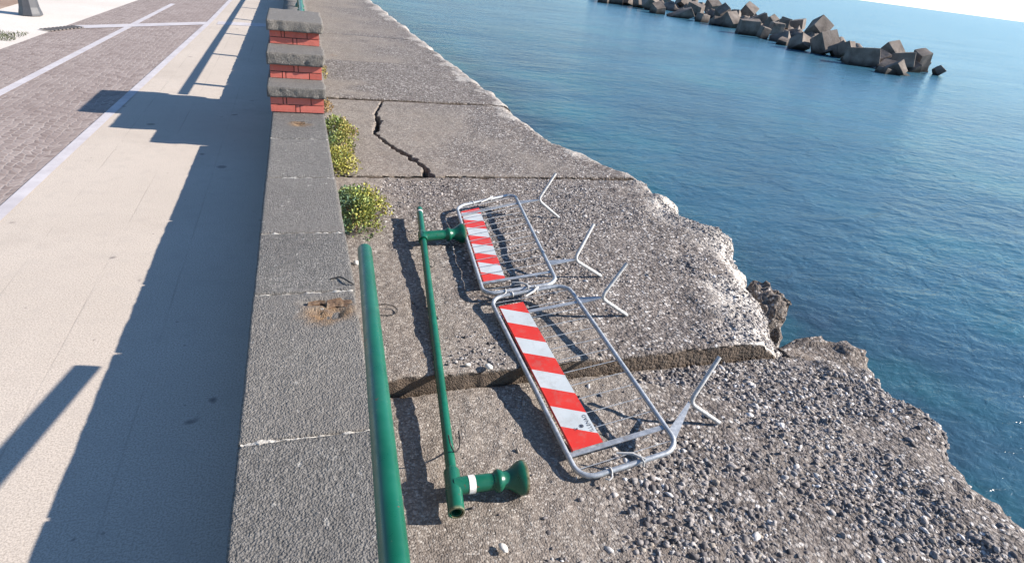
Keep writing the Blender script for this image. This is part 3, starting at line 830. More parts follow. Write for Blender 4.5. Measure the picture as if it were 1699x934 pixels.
# ------------------------------------------------------------------ fallen railing on the quay
fl = empty('fallen_railing', (0.85, 3.8, -0.7))
tag(fl, 'fallen green pipe railing with two flared posts lying on the quay slabs', 'railing')
zN, zF = 1.9-2.633, 1.9-2.49
A = Vector((1.135, 5.88, zF)); T1 = Vector((1.062, 5.27, zF-0.002)); T2 = ground(752, 807, zN); Bq = T2
line_dir = (T2-T1).normalized()
A = T1-line_dir*0.62; Bq = T2+line_dir*0.19
rail_obj('rail', [A, A.lerp(Bq, .3), A.lerp(Bq, .7), Bq-line_dir*0.02], 0.031, fl, lambda v: np.where(v[:, 1] < Bq.y-0.0+0.02, 0.6, 0.0)*0)
for (T, e0, e1) in ((T1, -0.085, 0.085), (T2, -0.125, 0.175)):
    pts = [T+line_dir*e0, T+line_dir*(e0+0.02), T+line_dir*(e1-0.02), T+line_dir*e1]
    b = MB(); b.tube(pts, [0.033, 0.046, 0.046, 0.045], 24, cap=False)
    n = 24; d = -line_dir; nr = d.orthogonal().normalized(); bn = d.cross(nr); vs = []
    for rad, off in ((0.045, 0), (0.036, 0.0), (0.034, 0.12)):
        for k in range(n):
            a = 2*math.pi*k/n; vs.append(pts[-1]+d*off+(nr*math.cos(a)+bn*math.sin(a))*rad)
    b.add(vs, [(m_*n+k, m_*n+(k+1) % n, (m_+1)*n+(k+1) % n, (m_+1)*n+k) for m_ in range(2) for k in range(n)])
    o = b.build('rail_socket', MT['green'], fl, True, auto=40)
    ez = pts[-1]
    finish_rust(o, lambda v, ez=ez, T=T: np.where((v[:, 1] < ez.y+0.004), 0.55, 0.0) if T is T2 else np.zeros(len(v)))
# collar near the far end
b = MB(); b.tube([A+line_dir*0.075, A+line_dir*0.078, A+line_dir*0.095, A+line_dir*0.098], [0.0312, 0.034, 0.034, 0.0312], 20, cap=False)
o = b.build('end_collar', MT['tape'], fl, True)
nv1 = Vector((0.985, 0.13, 0.0)).normalized(); nv2 = Vector((0.998, -0.03, -0.004)).normalized()
def foot_rust(T, nv):
    def fn(v):
        t = (v-np.array(T)) @ np.array(nv)
        return np.where(t > 0.414, 0.9, 0.0)
    return fn
post_obj(T1+nv1*0.42, T1, fl, foot_rust(T1, nv1))
p2 = post_obj(T2+nv2*0.42, T2, fl, foot_rust(T2, nv2))
b = MB(); b.tube([T2+nv2*0.083, T2+nv2*0.084, T2+nv2*0.121, T2+nv2*0.122], [0.0505, 0.0522, 0.0522, 0.0505], 28, cap=False)
b.build('tape_band', MT['tape'], fl, True)

# ------------------------------------------------------------------ crowd barriers
def lerp2(c, u, v):
    LT, RT, RB, LB = c
    return LT*(1-u)*(1-v)+RT*(1-u)*v+RB*u*v+LB*u*(1-v)

def barrier(name, corners, label, over, feet, mats):
    c = [Vector(p) for p in corners]
    ctr = (c[0]+c[1]+c[2]+c[3])/4
    root = empty(name, ctr); tag(root, label, 'crowd barrier', 'crowd barriers laid flat on the quay')
    up = (c[3]-c[0]).cross(c[1]-c[0]).normalized()
    if up.z < 0: up = -up
    Lu = ((c[3]-c[0]).length+(c[2]-c[1]).length)/2; Wv = ((c[1]-c[0]).length+(c[2]-c[3]).length)/2
    P = lambda u, v, h=0: lerp2(c, u/Lu, v/Wv)+up*h
    rad = 0.115; pts = []
    for (cu, cv, a0) in ((rad, rad, 1.5*math.pi), (rad, Wv-rad, math.pi), (Lu-rad, Wv-rad, 0.5*math.pi), (Lu-rad, rad, 0)):
        for k in range(9):
            a = a0-k/8*math.pi/2
            pts.append(P(cu+rad*math.cos(a)*1.0 if False else cu+rad*math.cos(a), cv+rad*math.sin(a)))
    # four straight sides between the bends, clockwise from the first corner
    path = []
    for i, p in enumerate(pts):
        path.append(p)
        if i % 9 == 8:
            q = pts[(i+1) % len(pts)]
            path += [p.lerp(q, k/6) for k in range(1, 6)]
    b = MB(); b.tube(path, 0.0175, 14, closed=True); b.build('frame', MT['galv'], root, True)
    rods = [0.075+(Lu-0.15)*k/13 for k in range(14)]
    for k, u in enumerate(rods):
        b = MB(); b.tube([P(u, 0.0), P(u, Wv*0.5), P(u, Wv)], 0.0027, 8); b.build('rod', MT['galv'], root, True)
    # two flat bars that carry the feet through the frame
    for u in (rods[1]+0.05, rods[12]+0.02):
        b = MB()
        q = [P(u-0.016, 0.0), P(u+0.016, 0.0), P(u+0.016, Wv), P(u-0.016, Wv)]
        b.add([x+up*0.004 for x in q]+[x-up*0.003 for x in q], [(0, 1, 2, 3), (7, 6, 5, 4), (0, 4, 5, 1), (1, 5, 6, 2), (2, 6, 7, 3), (3, 7, 4, 0)])
        b.build('flat_bar', MT['galv'], root, False)
    # striped board, rims of bare sheet
    u0, u1 = 0.14, Lu-0.20; v0, v1 = 0.040, 0.245
    h0 = 0.011 if over else -0.014
    th = 0.0035
    n = 24
    def bd(k, v): return 0.018+0.121*k+0.085*v
    S = lambda u, v, h: P(u0+(u1-u0)*u, v0+(v1-v0)*v, h0+h)
    b = MB()
    for k in range(9):
        for j in range(6):
            va, vb = j/6, (j+1)/6
            ua0 = 0 if k == 0 else bd(k-1, va); ub0 = 0 if k == 0 else bd(k-1, vb)
            ua1 = 1 if k == 8 else bd(k, va); ub1 = 1 if k == 8 else bd(k, vb)
            b.add([S(ua0, va, th), S(ub0, vb, th), S(ub1, vb, th), S(ua1, va, th)], [(0, 3, 2, 1)], 0 if k % 2 == 0 else 1)
    e = [S(0, 0, -.008), S(0, 1, -.008), S(1, 1, -.008), S(1, 0, -.008)]; tt = [S(0, 0, th-0.0002), S(0, 1, th-0.0002), S(1, 1, th-0.0002), S(1, 0, th-0.0002)]
    b.add(e+tt, [(0, 1, 2, 3), (0, 4, 5, 1), (1, 5, 6, 2), (2, 6, 7, 3), (3, 7, 4, 0)], 2)
    bo = b.build('striped_board', [MT['red'], MT['white'], MT['galv']], root, False)
    # thin turned-up lip on the left side of the board
    b = MB()
    lp = [S(0.0, -0.05, 0.0), S(1.0, -0.05, 0.0), S(1.0, -0.005, 0.008), S(0.0, -0.005, 0.008)]
    b.add(lp+[x-up*0.003 for x in lp], [(0, 1, 2, 3), (7, 6, 5, 4), (0, 4, 5, 1), (1, 5, 6, 2), (2, 6, 7, 3), (3, 7, 4, 0)])
    b.build('board_lip', MT['red'], root, False)
    # feet: gusset plate + V of pipe
    for (ap, gt, ut, u) in feet:
        ap, gt, ut = Vector(ap), Vector(gt), Vector(ut)
        b = MB()
        a0, a1 = P(u-0.085, Wv+0.004), P(u+0.085, Wv+0.004)
        t0 = ap+Vector((0, 0.014, 0)); t1 = ap-Vector((0, 0.014, 0))
        q = [a0, a1, t1, t0]
        q2 = [P(u-0.028, Wv+0.01), P(u+0.028, Wv+0.01), t1, t0]
        q = [q[0].lerp(q2[0], .75), q[1].lerp(q2[1], .75), t1, t0]
        b.add([x+up*0.004 for x in q]+[x-up*0.004 for x in q], [(0, 1, 2, 3), (7, 6, 5, 4), (0, 4, 5, 1), (1, 5, 6, 2), (2, 6, 7, 3), (3, 7, 4, 0)])
        foot = b.build('foot', MT['galv'], root, False)
        d1 = (gt-ap).normalized(); d2 = (ut-ap).normalized()
        bend = [ap+d1*0.06*(1-k/6)**2+d2*0.06*(k/6)**2 for k in range(7)]
        b = MB(); b.tube([gt, gt.lerp(ap+d1*0.06, .5)]+bend+[(ap+d2*0.06).lerp(ut, .5), ut], 0.0155, 12)
        b.build('foot_tube', MT['steelw'], foot, True)
    # coupling hooks and eyes on the short sides
    for u, s in ((0.0, -1), (Lu, 1)):
        for v, kind in ((0.20, 0), (0.43, 1)):
            b = MB()
            if kind == 0:
                b.tube([P(u+0.019*math.cos(a)*1.0, v, 0.021*math.sin(a)) for a in np.linspace(0, 2*math.pi, 15)[:-1]], 0.006, 8, closed=True)
                b.tube([P(u+s*0.018, v, 0), P(u+s*0.045, v-0.012, 0.005), P(u+s*0.055, v-0.035, 0.0), P(u+s*0.035, v-0.05, -0.006)], 0.006, 8)
            else:
                b.tube([P(u-0.030, v-0.02, 0.0), P(u-0.03, v-0.02, 0.024), P(u+0.03, v-0.02, 0.024), P(u+0.03, v-0.02, -0.01)], 0.007, 8)
                b.tube([P(u+s*0.01, v, 0.02), P(u-s*0.05, v-0.06, 0.03), P(u-s*0.09, v-0.15, 0.026)], [0.010, 0.009, 0.007], 8)
            b.build('coupling', MT['steelw'], root, True)
    return root, S

b1 = [ground(812, 495, -0.62), ground(940, 472, -0.515), ground(1129, 744, -0.69), ground(963, 797, -0.795)]
b2 = [ground(757, 343, -0.61), ground(853, 322, -0.53), ground(925, 470, -0.53), ground(803, 489, -0.61)]
def foot_of(ap_px, gt_px, ut_px, u, gz=-0.685, uz=-0.22, az=-0.49):
    ap = ground(*ap_px, az); gt = ground(*gt_px, gz); ut = ground(*ut_px, uz)
    return (ap, gt, ut, u)
root1, S1 = barrier('crowd_barrier', b1, 'nearer galvanised crowd barrier lying flat with a red and white board, across the slab joint', True,
    [foot_of((997, 494), (1040, 523), (1040, 437), 0.24), foot_of((1144, 668), (1193, 701), (1194, 592), 1.72, gz=-0.815, uz=-0.37, az=-0.66)], None)
root2, S2 = barrier('crowd_barrier', b2, 'farther galvanised crowd barrier lying flat, its board touching the fallen green post', False,
    [foot_of((893, 332), (927, 361), (922, 288), 0.26), foot_of((953, 431), (997, 458), (985, 372), 1.66)], None)

# print on the nearer board: a line of letters and a round emblem
bo = [o for o in COL.objects if o.name.startswith('striped_board') and o.parent == root1][0]
def letters(txt, org, xd, yd, size, parent):
    cu = bpy.data.curves.new('print', 'FONT'); cu.body = txt; cu.size = size; cu.space_character = 1.05
    tmp = bpy.data.objects.new('print', cu); COL.objects.link(tmp)
    bpy.context.view_layer.update()
    me = bpy.data.meshes.new_from_object(tmp.evaluated_get(bpy.context.evaluated_depsgraph_get()))
    COL.objects.unlink(tmp); bpy.data.objects.remove(tmp)
    zd = xd.cross(yd)
    for v in me.vertices:
        v.co = org+xd*v.co.x+yd*v.co.y+zd*v.co.z
    return link('printed_lettering', me, MT['ink'], parent)
o0 = S1(0.935, 0.93, 0.0058); o1 = S1(0.835, 0.93, 0.0058); xd = (o1-o0).normalized(); yv = (S1(0.9, 0.2, 0.0058)-S1(0.9, 0.9, 0.0058)).normalized(); yd = (yv-xd*yv.dot(xd)).normalized()
letters('ILLENAD', o0, xd, yd, 0.036, bo)
b = MB()
cE = o0.lerp(o1, 0.42)+yd*0.062
def ring(c, ra, rb, n=20):
    vs = [c+xd*r_*math.cos(2*math.pi*k/n)+yd*r_*math.sin(2*math.pi*k/n) for r_ in (ra, rb) for k in range(n)]
    b.add(vs, [(k, (k+1) % n, n+(k+1) % n, n+k) for k in range(n)])
ring(cE, 0.014, 0.010); ring(cE, 0.007, 0.0005); 
for k in range(4):
    a = k*math.pi/2+0.4; ring(cE+xd*0.0085*math.cos(a)+yd*0.0085*math.sin(a), 0.003, 0.0003, 8)
c2 = cE+yd*0.038-xd*0.012
ring(c2, 0.006, 0.0004, 12)
vs = []
for r_ in (0.017, 0.0145):
    for k in range(9):
        a = math.pi*0.5-0.9+1.8*k/8; vs.append(c2+xd*r_*math.cos(a)+yd*r_*math.sin(a))
b.add(vs, [(k, k+1, 9+k+1, 9+k) for k in range(8)])
b.build('printed_emblem', MT['ink'], bo, False)

# ------------------------------------------------------------------ loose wires and bits
def wire(name, pts, r, label, mat='black'):
    P = [Vector(p) for p in pts]; sm = []
    for i in range(len(P)-1):
        p0, p1, p2, p3 = P[max(i-1, 0)], P[i], P[i+1], P[min(i+2, len(P)-1)]
        for k in range(6):
            t = k/6
            sm.append(0.5*((2*p1)+(p2-p0)*t+(2*p0-5*p1+4*p2-p3)*t*t+(3*p1-p0-3*p2+p3)*t**3))
    sm.append(P[-1])
    b = MB(); b.tube(sm, r, 8); o = b.build(name, MT[mat], None, True); tag(o, label, 'wire'); return o
g = lambda px, py, z: ground(px, py, z)
wire('wire_loop', [g(622, 506, -.68), g(640, 505, -.665), g(655, 509, -.675), g(659, 516, -.685), g(652, 522, -.688), g(636, 523, -.688), g(618, 522, -.688)], 0.0036, 'thin dark wire loop on the slab beside the broken handrail end')
wire('wire_loop', [g(708, 431, -.62), g(716, 430, -.63), g(721, 436, -.67), g(719, 442, -.685), g(710, 444, -.688)], 0.0036, 'small dark wire hoop under the far part of the fallen railing')
wire('wire_loop', [g(744, 722, -.62), g(748, 738, -.63), g(754, 749, -.70), g(761, 744, -.77), g(763, 730, -.79), g(761, 716, -.795)], 0.0045, 'black wire tie hooked round the fallen railing near its white taped post')
wire('wire_loop', [g(548, 463, .305), g(565, 460, .312), g(580, 468, .318), g(588, 472, .306)], 0.004, 'short dark wire on the parapet coping by the rusty post scar')

def stone(name, c, s, seed, label, mat):
    v = IV.copy(); d = 1+0.3*fbm(v[:, 0]*1.5, v[:, 1]*1.5, v[:, 2]*1.5, 3, seed)
    v = v*d[:, None]*np.array(s)+np.array(c)
    o = link(name, mesh_np(name, v, IF), MT[mat], None, True); tag(o, label, 'stone'); return o
p = g(811, 608, -0.68); stone('loose_stone', p, (0.028, 0.028, 0.02), 3, 'white loose stone on the slab edge between fallen railing and nearer barrier', 'whitestone')
p = g(835, 908, -0.80); stone('loose_stone', p, (0.022, 0.03, 0.012), 8, 'pale chip of stone on the near slab in front of the flared post foot', 'whitestone')
p = g(776, 605, -0.69); stone('loose_stone', p, (0.02, 0.012, 0.012), 12, 'cream chip of stone on the slab lip right beside the fallen railing', 'whitestone')
p = g(591, 436, -0.68); stone('loose_stone', p, (0.03, 0.026, 0.02), 14, 'white stone at the foot of the parapet beside the broken handrail end', 'whitestone')

# ------------------------------------------------------------------ plants at the foot of the wall
def plant(name, ctr, rx, ry, h, n, seed, label, cols, leafs=0.028):
    rng = np.random.default_rng(seed)
    root = empty(name, ctr); tag(root, label, 'plant', 'wild plants along the foot of the parapet')
    # clumps of tufts
    nt = max(14, n//26)
    ang = rng.uniform(0, 2*np.pi, nt); rad = np.sqrt(rng.random(nt))
    tx, ty = rad*np.cos(ang)*rx, rad*np.sin(ang)*ry
    ok = noise(tx*5, ty*5, 0*tx, seed) > -0.65
    tx, ty, rad = tx[ok], ty[ok], rad[ok]; nt = len(tx)
    tz = h*(1-0.75*rad**2)*rng.uniform(.45, 1.1, nt)
    k = n//nt
    ti = np.repeat(np.arange(nt), k); m = len(ti)
    off = rng.normal(size=(m, 3)); off /= np.linalg.norm(off, axis=1)[:, None]
    off *= (rng.random(m)**0.5*0.075)[:, None]*np.array([1, 1, 0.9])
    c = np.stack([tx[ti], ty[ti], tz[ti]], -1)+off
    c[:, 2] = np.abs(c[:, 2])+0.004
    # a thick narrow leaf: six-point blade folded along its rib
    d = off/np.linalg.norm(off, axis=1)[:, None]+np.array([0, 0, 0.55])+0.35*rng.normal(size=(m, 3)); d /= np.linalg.norm(d, axis=1)[:, None]
    s = np.cross(d, rng.normal(size=(m, 3))); s /= np.linalg.norm(s, axis=1)[:, None]; nn = np.cross(d, s)
    L = leafs*rng.uniform(.7, 1.4, m); Wd = L*rng.uniform(.22, .38, m)
    q = np.stack([c, c+d*(L*.45)[:, None]+s*Wd[:, None], c+d*L[:, None]+nn*(L*.1)[:, None], c+d*(L*.45)[:, None]-s*Wd[:, None], c+d*(L*.5)[:, None]-nn*(Wd*.55)[:, None]], 1)
    V = q.reshape(-1, 3)+np.array(ctr)
    base = (np.arange(m)*5)[:, None]
    Fc = np.concatenate([base+np.array([[0, 1, 4]]), base+np.array([[1, 2, 4]]), base+np.array([[2, 3, 4]]), base+np.array([[3, 0, 4]])], 0)
    me = mesh_np('foliage', V, Fc)
    cl = np.array(cols); sel = np.clip((tx/rx*0.5+0.5)*(len(cl)-1)+rng.normal(size=nt)*0.6, 0, len(cl)-1)  # shaded bluish to sunlit yellow painted across the tufts; ochre is dry growth
    i0 = np.floor(sel).astype(int); i1 = np.minimum(i0+1, len(cl)-1); fr = (sel-i0)[:, None]
    cc = (cl[i0]*(1-fr)+cl[i1]*fr)[ti]*rng.uniform(.75, 1.25, (m, 1))
    attr_col(me, 'Col', np.repeat(np.c_[cc, np.ones(m)], 5, 0))
    link('foliage', me, MT['leaf'], root)
    b = MB()
    for i in range(0, nt, 3):
        t = Vector((tx[i], ty[i], tz[i])); c0 = Vector(ctr)
        b.tube([c0+Vector((t.x*.25, t.y*.25, -.01)), c0+Vector((t.x*.7, t.y*.7, t.z*.35)), c0+t*0.97], [0.006, 0.0045, 0.003], 5)
    srng = random.Random(seed)
    for i in range(nt//4):
        a = srng.uniform(0, 6.28); l = srng.uniform(0.7, 1.2); c0 = Vector(ctr)
        e = Vector((math.cos(a)*rx*l, math.sin(a)*ry*l, srng.uniform(.03, h*.75)))
        b.tube([c0+e*.3, c0+e*.7+Vector((0, 0, .04)), c0+e], [0.004, 0.003, 0.0015], 5)
    b.build('stems', MT['stem'], root, True)
    return root
GB, GG, YG, YY, OC = (0.10, 0.18, 0.12), (0.17, 0.235, 0.075), (0.29, 0.30, 0.065), (0.34, 0.31, 0.07), (0.34, 0.22, 0.09)
plant('wild_plant', (0.53, 6.00, -0.70), 0.30, 0.52, 0.26, 4600, 1, 'bushy yellow green plant at the foot of the parapet, the largest and nearest one', [GB, GG, YG, YY])
plant('wild_plant', (0.44, 8.75, -0.69), 0.27, 0.60, 0.26, 3400, 2, 'parapet foot plant, green leaves on one side and dry ochre on the other', [GB, GG, YG, OC])
plant('wild_plant', (0.42, 7.62, -0.69), 0.22, 0.42, 0.18, 1800, 3, 'yellowish plant at the parapet foot just beyond the open joint between slabs', [GG, YG, YY, YY])
plant('wild_plant', (0.34, 10.45, -0.69), 0.10, 0.35, 0.16, 500, 4, 'small dry tuft at the parapet foot right below the brick pillar', [GG, OC, OC])
plant('wild_plant', (0.36, 13.0, -0.66), 0.14, 0.6, 0.22, 700, 5, 'small yellow tuft behind the brick pillar, farthest along the parapet foot', [YG, YY, OC])

# ------------------------------------------------------------------ post and bits on the land side
LX, LY = -4.36*LS, 13.35*LS
lp = empty('lamp_post', (LX, LY, LAND_Z)); tag(lp, 'dark grey metal post with a flared foot standing on the pale walk across the road', 'lamp post')
b = MB()
def octa(z, r): return [(LX+r*math.cos(math.pi/8+k*math.pi/4), LY+r*math.sin(math.pi/8+k*math.pi/4), z+LAND_Z) for k in range(8)]
lev = [(0.004, 0.185), (0.04, 0.18), (0.14, 0.155), (0.30, 0.140), (0.95, 0.135), (1.0, 0.15), (1.05, 0.10), (1.1, 0.075), (3.6, 0.055)]
vs = [p for z, r in lev for p in octa(z, r)]
b.add(vs, [(i*8+k, i*8+(k+1) % 8, (i+1)*8+(k+1) % 8, (i+1)*8+k) for i in range(len(lev)-1) for k in range(8)]+[tuple((len(lev)-1)*8+k for k in range(8))])
b.build('post', MT['iron'], lp, False, bevel=0.006)
b = MB()
pg = g(105, 47.5, LAND_Z+0.006)
dv = (g(135, 44.5, LAND_Z+0.006)-g(78, 50.5, LAND_Z+0.006)); L = dv.length; dx_ = dv.normalized(); dy_ = Vector((-dx_.y, dx_.x, 0))
for k in range(9):
    a = pg-dx_*L/2+dx_*(L*k/9)
    b.add([a-dy_*.11, a+dx_*(L/9*.55)-dy_*.11, a+dx_*(L/9*.55)+dy_*.11, a+dy_*.11, a-dy_*.11+Vector((0, 0, .012)), a+dx_*(L/9*.55)-dy_*.11+Vector((0, 0, .012)), a+dx_*(L/9*.55)+dy_*.11+Vector((0, 0, .012)), a+dy_*.11+Vector((0, 0, .012))],
        [(0, 3, 2, 1), (4, 5, 6, 7), (0, 1, 5, 4), (1, 2, 6, 5), (2, 3, 7, 6), (3, 0, 4, 7)])
b.build('drain_grate', MT['drain'], None, False)
tag(COL.objects['drain_grate'], 'dark iron drain grate at the far edge of the paved road', 'drain')
gb = g(10, 60, LAND_Z)
rng2 = np.random.default_rng(8); m = 700
gx, gy = gb.x-0.22+rng2.uniform(-.3, .42, m), gb.y+rng2.uniform(-.4, .4, m)
hh = rng2.uniform(.012, .04, m); an = rng2.uniform(0, 6.28, m)
V = np.stack([np.stack([gx-.006*np.cos(an), gy-.006*np.sin(an), LAND_Z+0*gx-.005], -1), np.stack([gx+.006*np.cos(an), gy+.006*np.sin(an), LAND_Z+0*gx-.005], -1), np.stack([gx+.03*np.sin(an), gy+.03*np.cos(an), LAND_Z+hh], -1)], 1).reshape(-1, 3)
tag(link('grass', mesh_np('grass', V, np.arange(3*m).reshape(-1, 3)), MT['grass']), 'patch of dull green grass at the road edge', 'grass', kind='stuff')

# ------------------------------------------------------------------ breakwater blocks
def block_mesh(seed, taper, dims):
    bm = bmesh.new(); bmesh.ops.create_cube(bm, size=1.0)
    rr = random.Random(seed)
    for v in bm.verts:
        k = 1-taper*(v.co.z+0.5)
        v.co = Vector((v.co.x*dims[0]*k, v.co.y*dims[1]*k, v.co.z*dims[2]))
        v.co += Vector([rr.uniform(-.045, .045)*dims[0] for _ in range(3)])
    bmesh.ops.bevel(bm, geom=list(bm.edges), offset=0.035, segments=1, affect='EDGES')
    bmesh.ops.triangulate(bm, faces=bm.faces)
    bmesh.ops.subdivide_edges(bm, edges=bm.edges, cuts=2, use_grid_fill=True)
    for v in bm.verts:
        p = v.co*1.7; 
        v.co += v.co.normalized()*0.03*float(fbm(p.x+seed, p.y, p.z, 3, seed))
    me = bpy.data.meshes.new('breakwater_block'); bm.to_mesh(me); bm.free(); return me
# (picture x, base y, width, depth, height, lift above water, rx, ry, rz, taper, look)
BL = [
 (1553, 126, 1.0, 1.0, 0.9, -0.1, 25, 20, 40, .3, 'small lone boulder in the water off the open end of the breakwater'),
 (1485, 125, 4.2, 1.4, 0.7, -0.35, 2, 3, -30, .0, 'low dark block awash along the foot of the breakwater end'),
 (1519, 120, 1.5, 1.6, 2.1, -0.2, 4, -10, 20, .1, 'upright concrete cube with one bright side at the open end of the breakwater'),
 (1490, 118, 2.3, 1.8, 1.7, -0.1, -3, 4, -8, .02, 'square brown concrete cube beside the bright end cube of the breakwater'),
 (1472, 106, 1.8, 1.8, 1.8, 0.1, 20, 28, 35, .05, 'tilted concrete cube with a peaked top, second row near the breakwater end'),
 (1455, 110, 1.7, 1.8, 1.3, -0.3, 10, -14, 25, .05, 'low concrete cube in the waterline gap near the breakwater end'),
 (1424, 111, 3.4, 2.2, 1.9, -0.35, 4, 8, -14, .12, 'wide rounded dark block low at the waterline near the breakwater end'),
 (1400, 98, 1.7, 1.6, 1.5, 0.1, -14, 18, 20, .1, 'small pale topped cube behind the wide rounded block'),
 (1388, 96, 1.6, 1.6, 1.4, -0.2, 22, 8, 50, .15, 'small rounded block squeezed left of the wide rounded block'),
 (1362, 92, 2.3, 2.2, 2.2, -0.2, 8, 14, 28, .06, 'big concrete cube turned with a bright right face above the water'),
 (1352, 66, 2.2, 2.2, 2.1, 0.9, 26, 30, 38, .08, 'cube standing on a corner with a pale triangular face on top of the pile'),
 (1322, 84, 2.2, 1.8, 1.6, -0.3, -10, 16, 30, .1, 'dark cube with a narrow bright right face at the waterline'),
 (1320, 54, 2.1, 2.0, 1.6, 0.8, 3, -2, 5, .03, 'level dark cube lying along the top of the pile'),
 (1298, 76, 1.4, 1.5, 1.1, -0.4, 18, 0, 10, .1, 'low dark cube under the pale square block'),
 (1284, 62, 1.9, 1.6, 1.6, 0.4, 3, 2, -12, .02, 'pale square faced concrete cube in the middle of the breakwater'),
 (1298, 50, 1.4, 1.5, 1.2, 1.2, 5, 6, -10, .05, 'small pale cube set above the pale square faced one'),
 (1276, 48, 1.9, 1.8, 1.5, 1.0, 18, 30, 30, .2, 'rounded dark block on top beside the pale square faced cube'),
 (1264, 66, 1.1, 1.5, 1.6, -0.2, 4, -14, 28, .05, 'narrow upright block with a bright face at the waterline'),
 (1240, 60, 3.3, 2.4, 2.2, -0.4, 12, 10, -18, .18, 'largest dark slab sided block, sloping down to the water mid breakwater'),
 (1238, 33, 1.9, 1.9, 2.0, 1.3, 30, 34, 30, .08, 'cube standing on edge as the peak of the middle pile'),
 (1256, 42, 2.4, 1.2, 1.2, 1.2, 8, 26, -24, .05, 'long block leaning down right from the middle peak'),
 (1210, 47, 2.4, 2.0, 1.8, -0.3, 14, -20, 35, .1, 'dark cube at the waterline left of the largest sloping block'),
 (1218, 36, 1.6, 1.6, 1.4, 0.7, -20, 16, 12, .1, 'brown cube tucked under the left of the middle peak'),
 (1196, 34, 2.2, 1.8, 1.7, 0.3, 20, 24, -22, .12, 'leaning cube with a pale top edge left of the middle peak'),
 (1186, 43, 1.8, 1.6, 1.4, -0.4, 5, 12, 40, .1, 'low dark cube at the waterline near the foam white corner'),
 (1178, 26, 2.3, 2.0, 2.2, 0.2, 24, 30, 40, .06, 'pointed cube with a white lit corner in the left half'),
 (1164, 38, 1.7, 1.6, 1.4, -0.3, -4, -8, 32, .04, 'cube with a white sunlit end face right at the waterline'),
 (1152, 26, 2.6, 2.0, 1.6, 0.3, 10, -12, 20, .08, 'tan cube lying above the long dark waterline block'),
 (1128, 31, 4.2, 1.8, 1.3, -0.4, 3, 10, -12, .03, 'long dark block lying along the waterline in the left half'),
 (1130, 16, 2.2, 2.0, 1.7, 0.8, -14, 18, 28, .1, 'brown cube in the upper row above the long waterline block'),
 (1148, 10, 1.8, 1.8, 1.6, 0.9, 24, -14, 10, .1, 'small dark cube at the back of the upper row'),
 (1104, 8, 2.8, 2.4, 2.6, 0.6, 8, 14, 24, .05, 'tall dark cube with a white stripe of sun at its edge'),
 (1090, 24, 1.8, 1.7, 1.6, -0.3, 4, -8, 36, .04, 'cube with a small bright face at the foot of the tall dark one'),
 (1076, 18, 2.4, 2.0, 2.2, -0.2, 30, 34, 20, .06, 'dark cube turned on edge in the far left group'),
 (1060, 14, 2.6, 2.0, 1.9, -0.3, 10, 18, 34, .1, 'grey brown cube at the waterline in the far left group'),
 (1070, 2, 2.4, 2.2, 2.0, 0.8, 14, -20, 30, .1, 'tan cube on top of the far left group'),
 (1040, 10, 2.6, 2.2, 2.0, -0.3, -8, 12, 20, .1, 'dark squat cube left of the grey brown waterline one'),
 (1020, 8, 2.6, 2.0, 1.9, -0.3, 6, 10, -15, .05, 'pale tan cube toward the far end of the breakwater'),
 (1034, -3, 2.4, 2.4, 2.2, 0.6, 24, 20, 30, .1, 'dark cube at the back near the far end of the breakwater'),
 (1002, 6, 2.2, 1.8, 1.2, -0.4, 4, 6, 10, .1, 'low flat block at the waterline, farthest along the breakwater'),
 (1008, -3, 2.6, 2.4, 2.0, 0.0, 14, 20, 40, .1, 'tan cube cut by the top of the view at the far end'),
 (986, -1, 2.4, 2.2, 1.6, -0.3, 8, 14, 30, .1, 'dark low cube at the very far left of the breakwater'),
]
brng = random.Random(5)
for i, (px, py, w, d, h, lift, rx, ry, rz, tp, lab) in enumerate(BL):
    lift = lift*0.45 if lift > 0 else lift
    z0 = SEA_Z+max(lift, 0)
    c = ground(px, py, z0)
    vdir = Vector((c.x, c.y, 0)).normalized()
    face = math.atan2(-vdir.x, vdir.y)          # the block's own heading is set from the water side
    ctr = c+vdir*(d*0.55)+Vector((0, 0, h/2+(lift if lift < 0 else 0)))
    nm = 'boulder' if i == 0 else 'breakwater_block'
    q = brng.uniform(0.66, 0.84) if w < 3 else 0.72
    me = block_mesh(200+i, tp, (w*q, d*q, h*q))
    o = link(nm, me, MT['block'], None, False); o.location = ctr
    o.rotation_euler = Euler((R(rx*1.3+brng.uniform(-14, 14)), R(-ry*1.3+brng.uniform(-14, 14)), face-R(rz*1.4+brng.uniform(-8, 16))))
    tag(o, lab, 'boulder' if i == 0 else 'concrete block', 'concrete blocks piled up as a breakwater' if i else None)
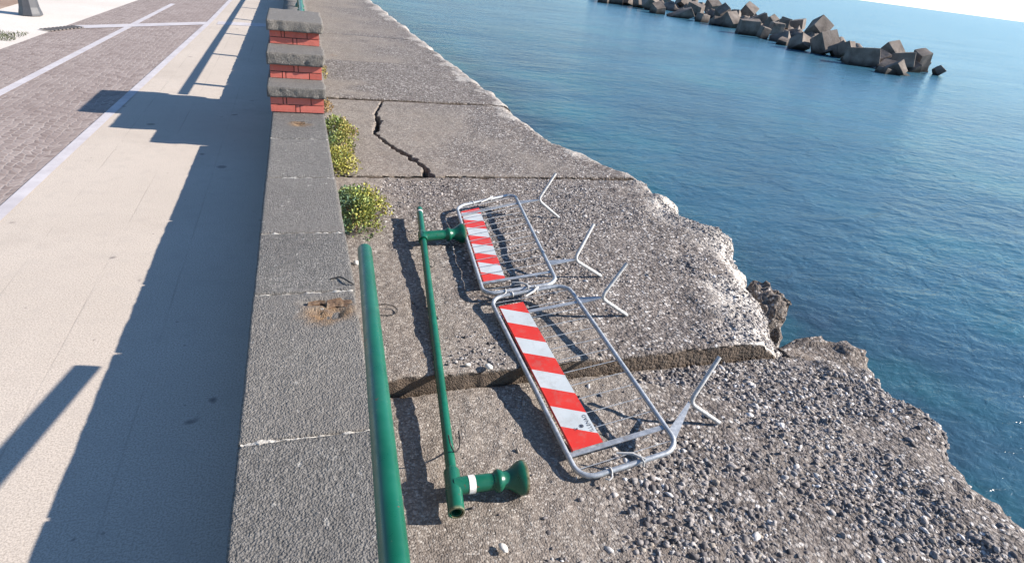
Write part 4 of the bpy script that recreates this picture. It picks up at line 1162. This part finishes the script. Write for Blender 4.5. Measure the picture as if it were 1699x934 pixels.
# rubble core under the blocks
cl = [ground(px, py, SEA_Z) for px, py in [(1530, 112), (1490, 108), (1440, 100), (1400, 88), (1360, 76), (1320, 62), (1280, 52), (1240, 44), (1200, 34), (1160, 26), (1120, 19), (1080, 11), (1040, 4), (1000, -2), (975, -6)]]
cl = np.array([tuple(p) for p in cl]); dist = np.r_[0, np.cumsum(np.linalg.norm(np.diff(cl, axis=0), axis=1))]
tt = np.linspace(0, dist[-1], 260); px_, py_ = np.interp(tt, dist, cl[:, 0]), np.interp(tt, dist, cl[:, 1])
tx_, ty_ = np.gradient(px_), np.gradient(py_); ln = np.hypot(tx_, ty_); nxv, nyv = -ty_/ln, tx_/ln
av = np.linspace(-1, 1, 25); A_, T_ = np.meshgrid(av, np.arange(len(tt)))
X_ = px_[T_]+nxv[T_]*A_*2.3; Y_ = py_[T_]+nyv[T_]*A_*2.3
Z_ = SEA_Z-0.6+(1.25+0.55*fbm(X_*0.9, Y_*0.9, 0*X_, 4, 5, 0.6))*(1-A_**2)*np.clip(np.minimum(tt[T_], dist[-1]-tt[T_])/2.5, 0, 1)
idx = np.arange(A_.size).reshape(A_.shape)
Fc = np.stack([idx[:-1, :-1], idx[:-1, 1:], idx[1:, 1:], idx[1:, :-1]], -1).reshape(-1, 4)
tag(link('rubble_mound', mesh_np('rubble_mound', np.stack([X_, Y_, Z_], -1).reshape(-1, 3), Fc), MT['block']), 'low dark mound of rubble just above the water under the breakwater cubes', 'rubble')
# small blocks wedged between the big ones
frng = random.Random(21)
for i in range(34):
    k = frng.random(); q = frng.choice(BL[1:])
    px, py = q[0]+frng.uniform(-16, 16), q[1]+frng.uniform(-8, 1)
    sz = frng.uniform(0.8, 1.5)
    c = ground(px, py, SEA_Z)
    me = block_mesh(400+i, frng.uniform(0, .2), (sz*1.2, sz, sz*0.9))
    o = link('breakwater_block', me, MT['block']); o.location = c+Vector((c.x, c.y, 0)).normalized()*0.8+Vector((0, 0, frng.uniform(-.1, .35)))
    o.rotation_euler = (frng.uniform(-.6, .6), frng.uniform(-.6, .6), frng.uniform(0, 3))
    tag(o, 'small dark block wedged in the gaps between the big breakwater cubes', 'concrete block', 'concrete blocks piled up as a breakwater')
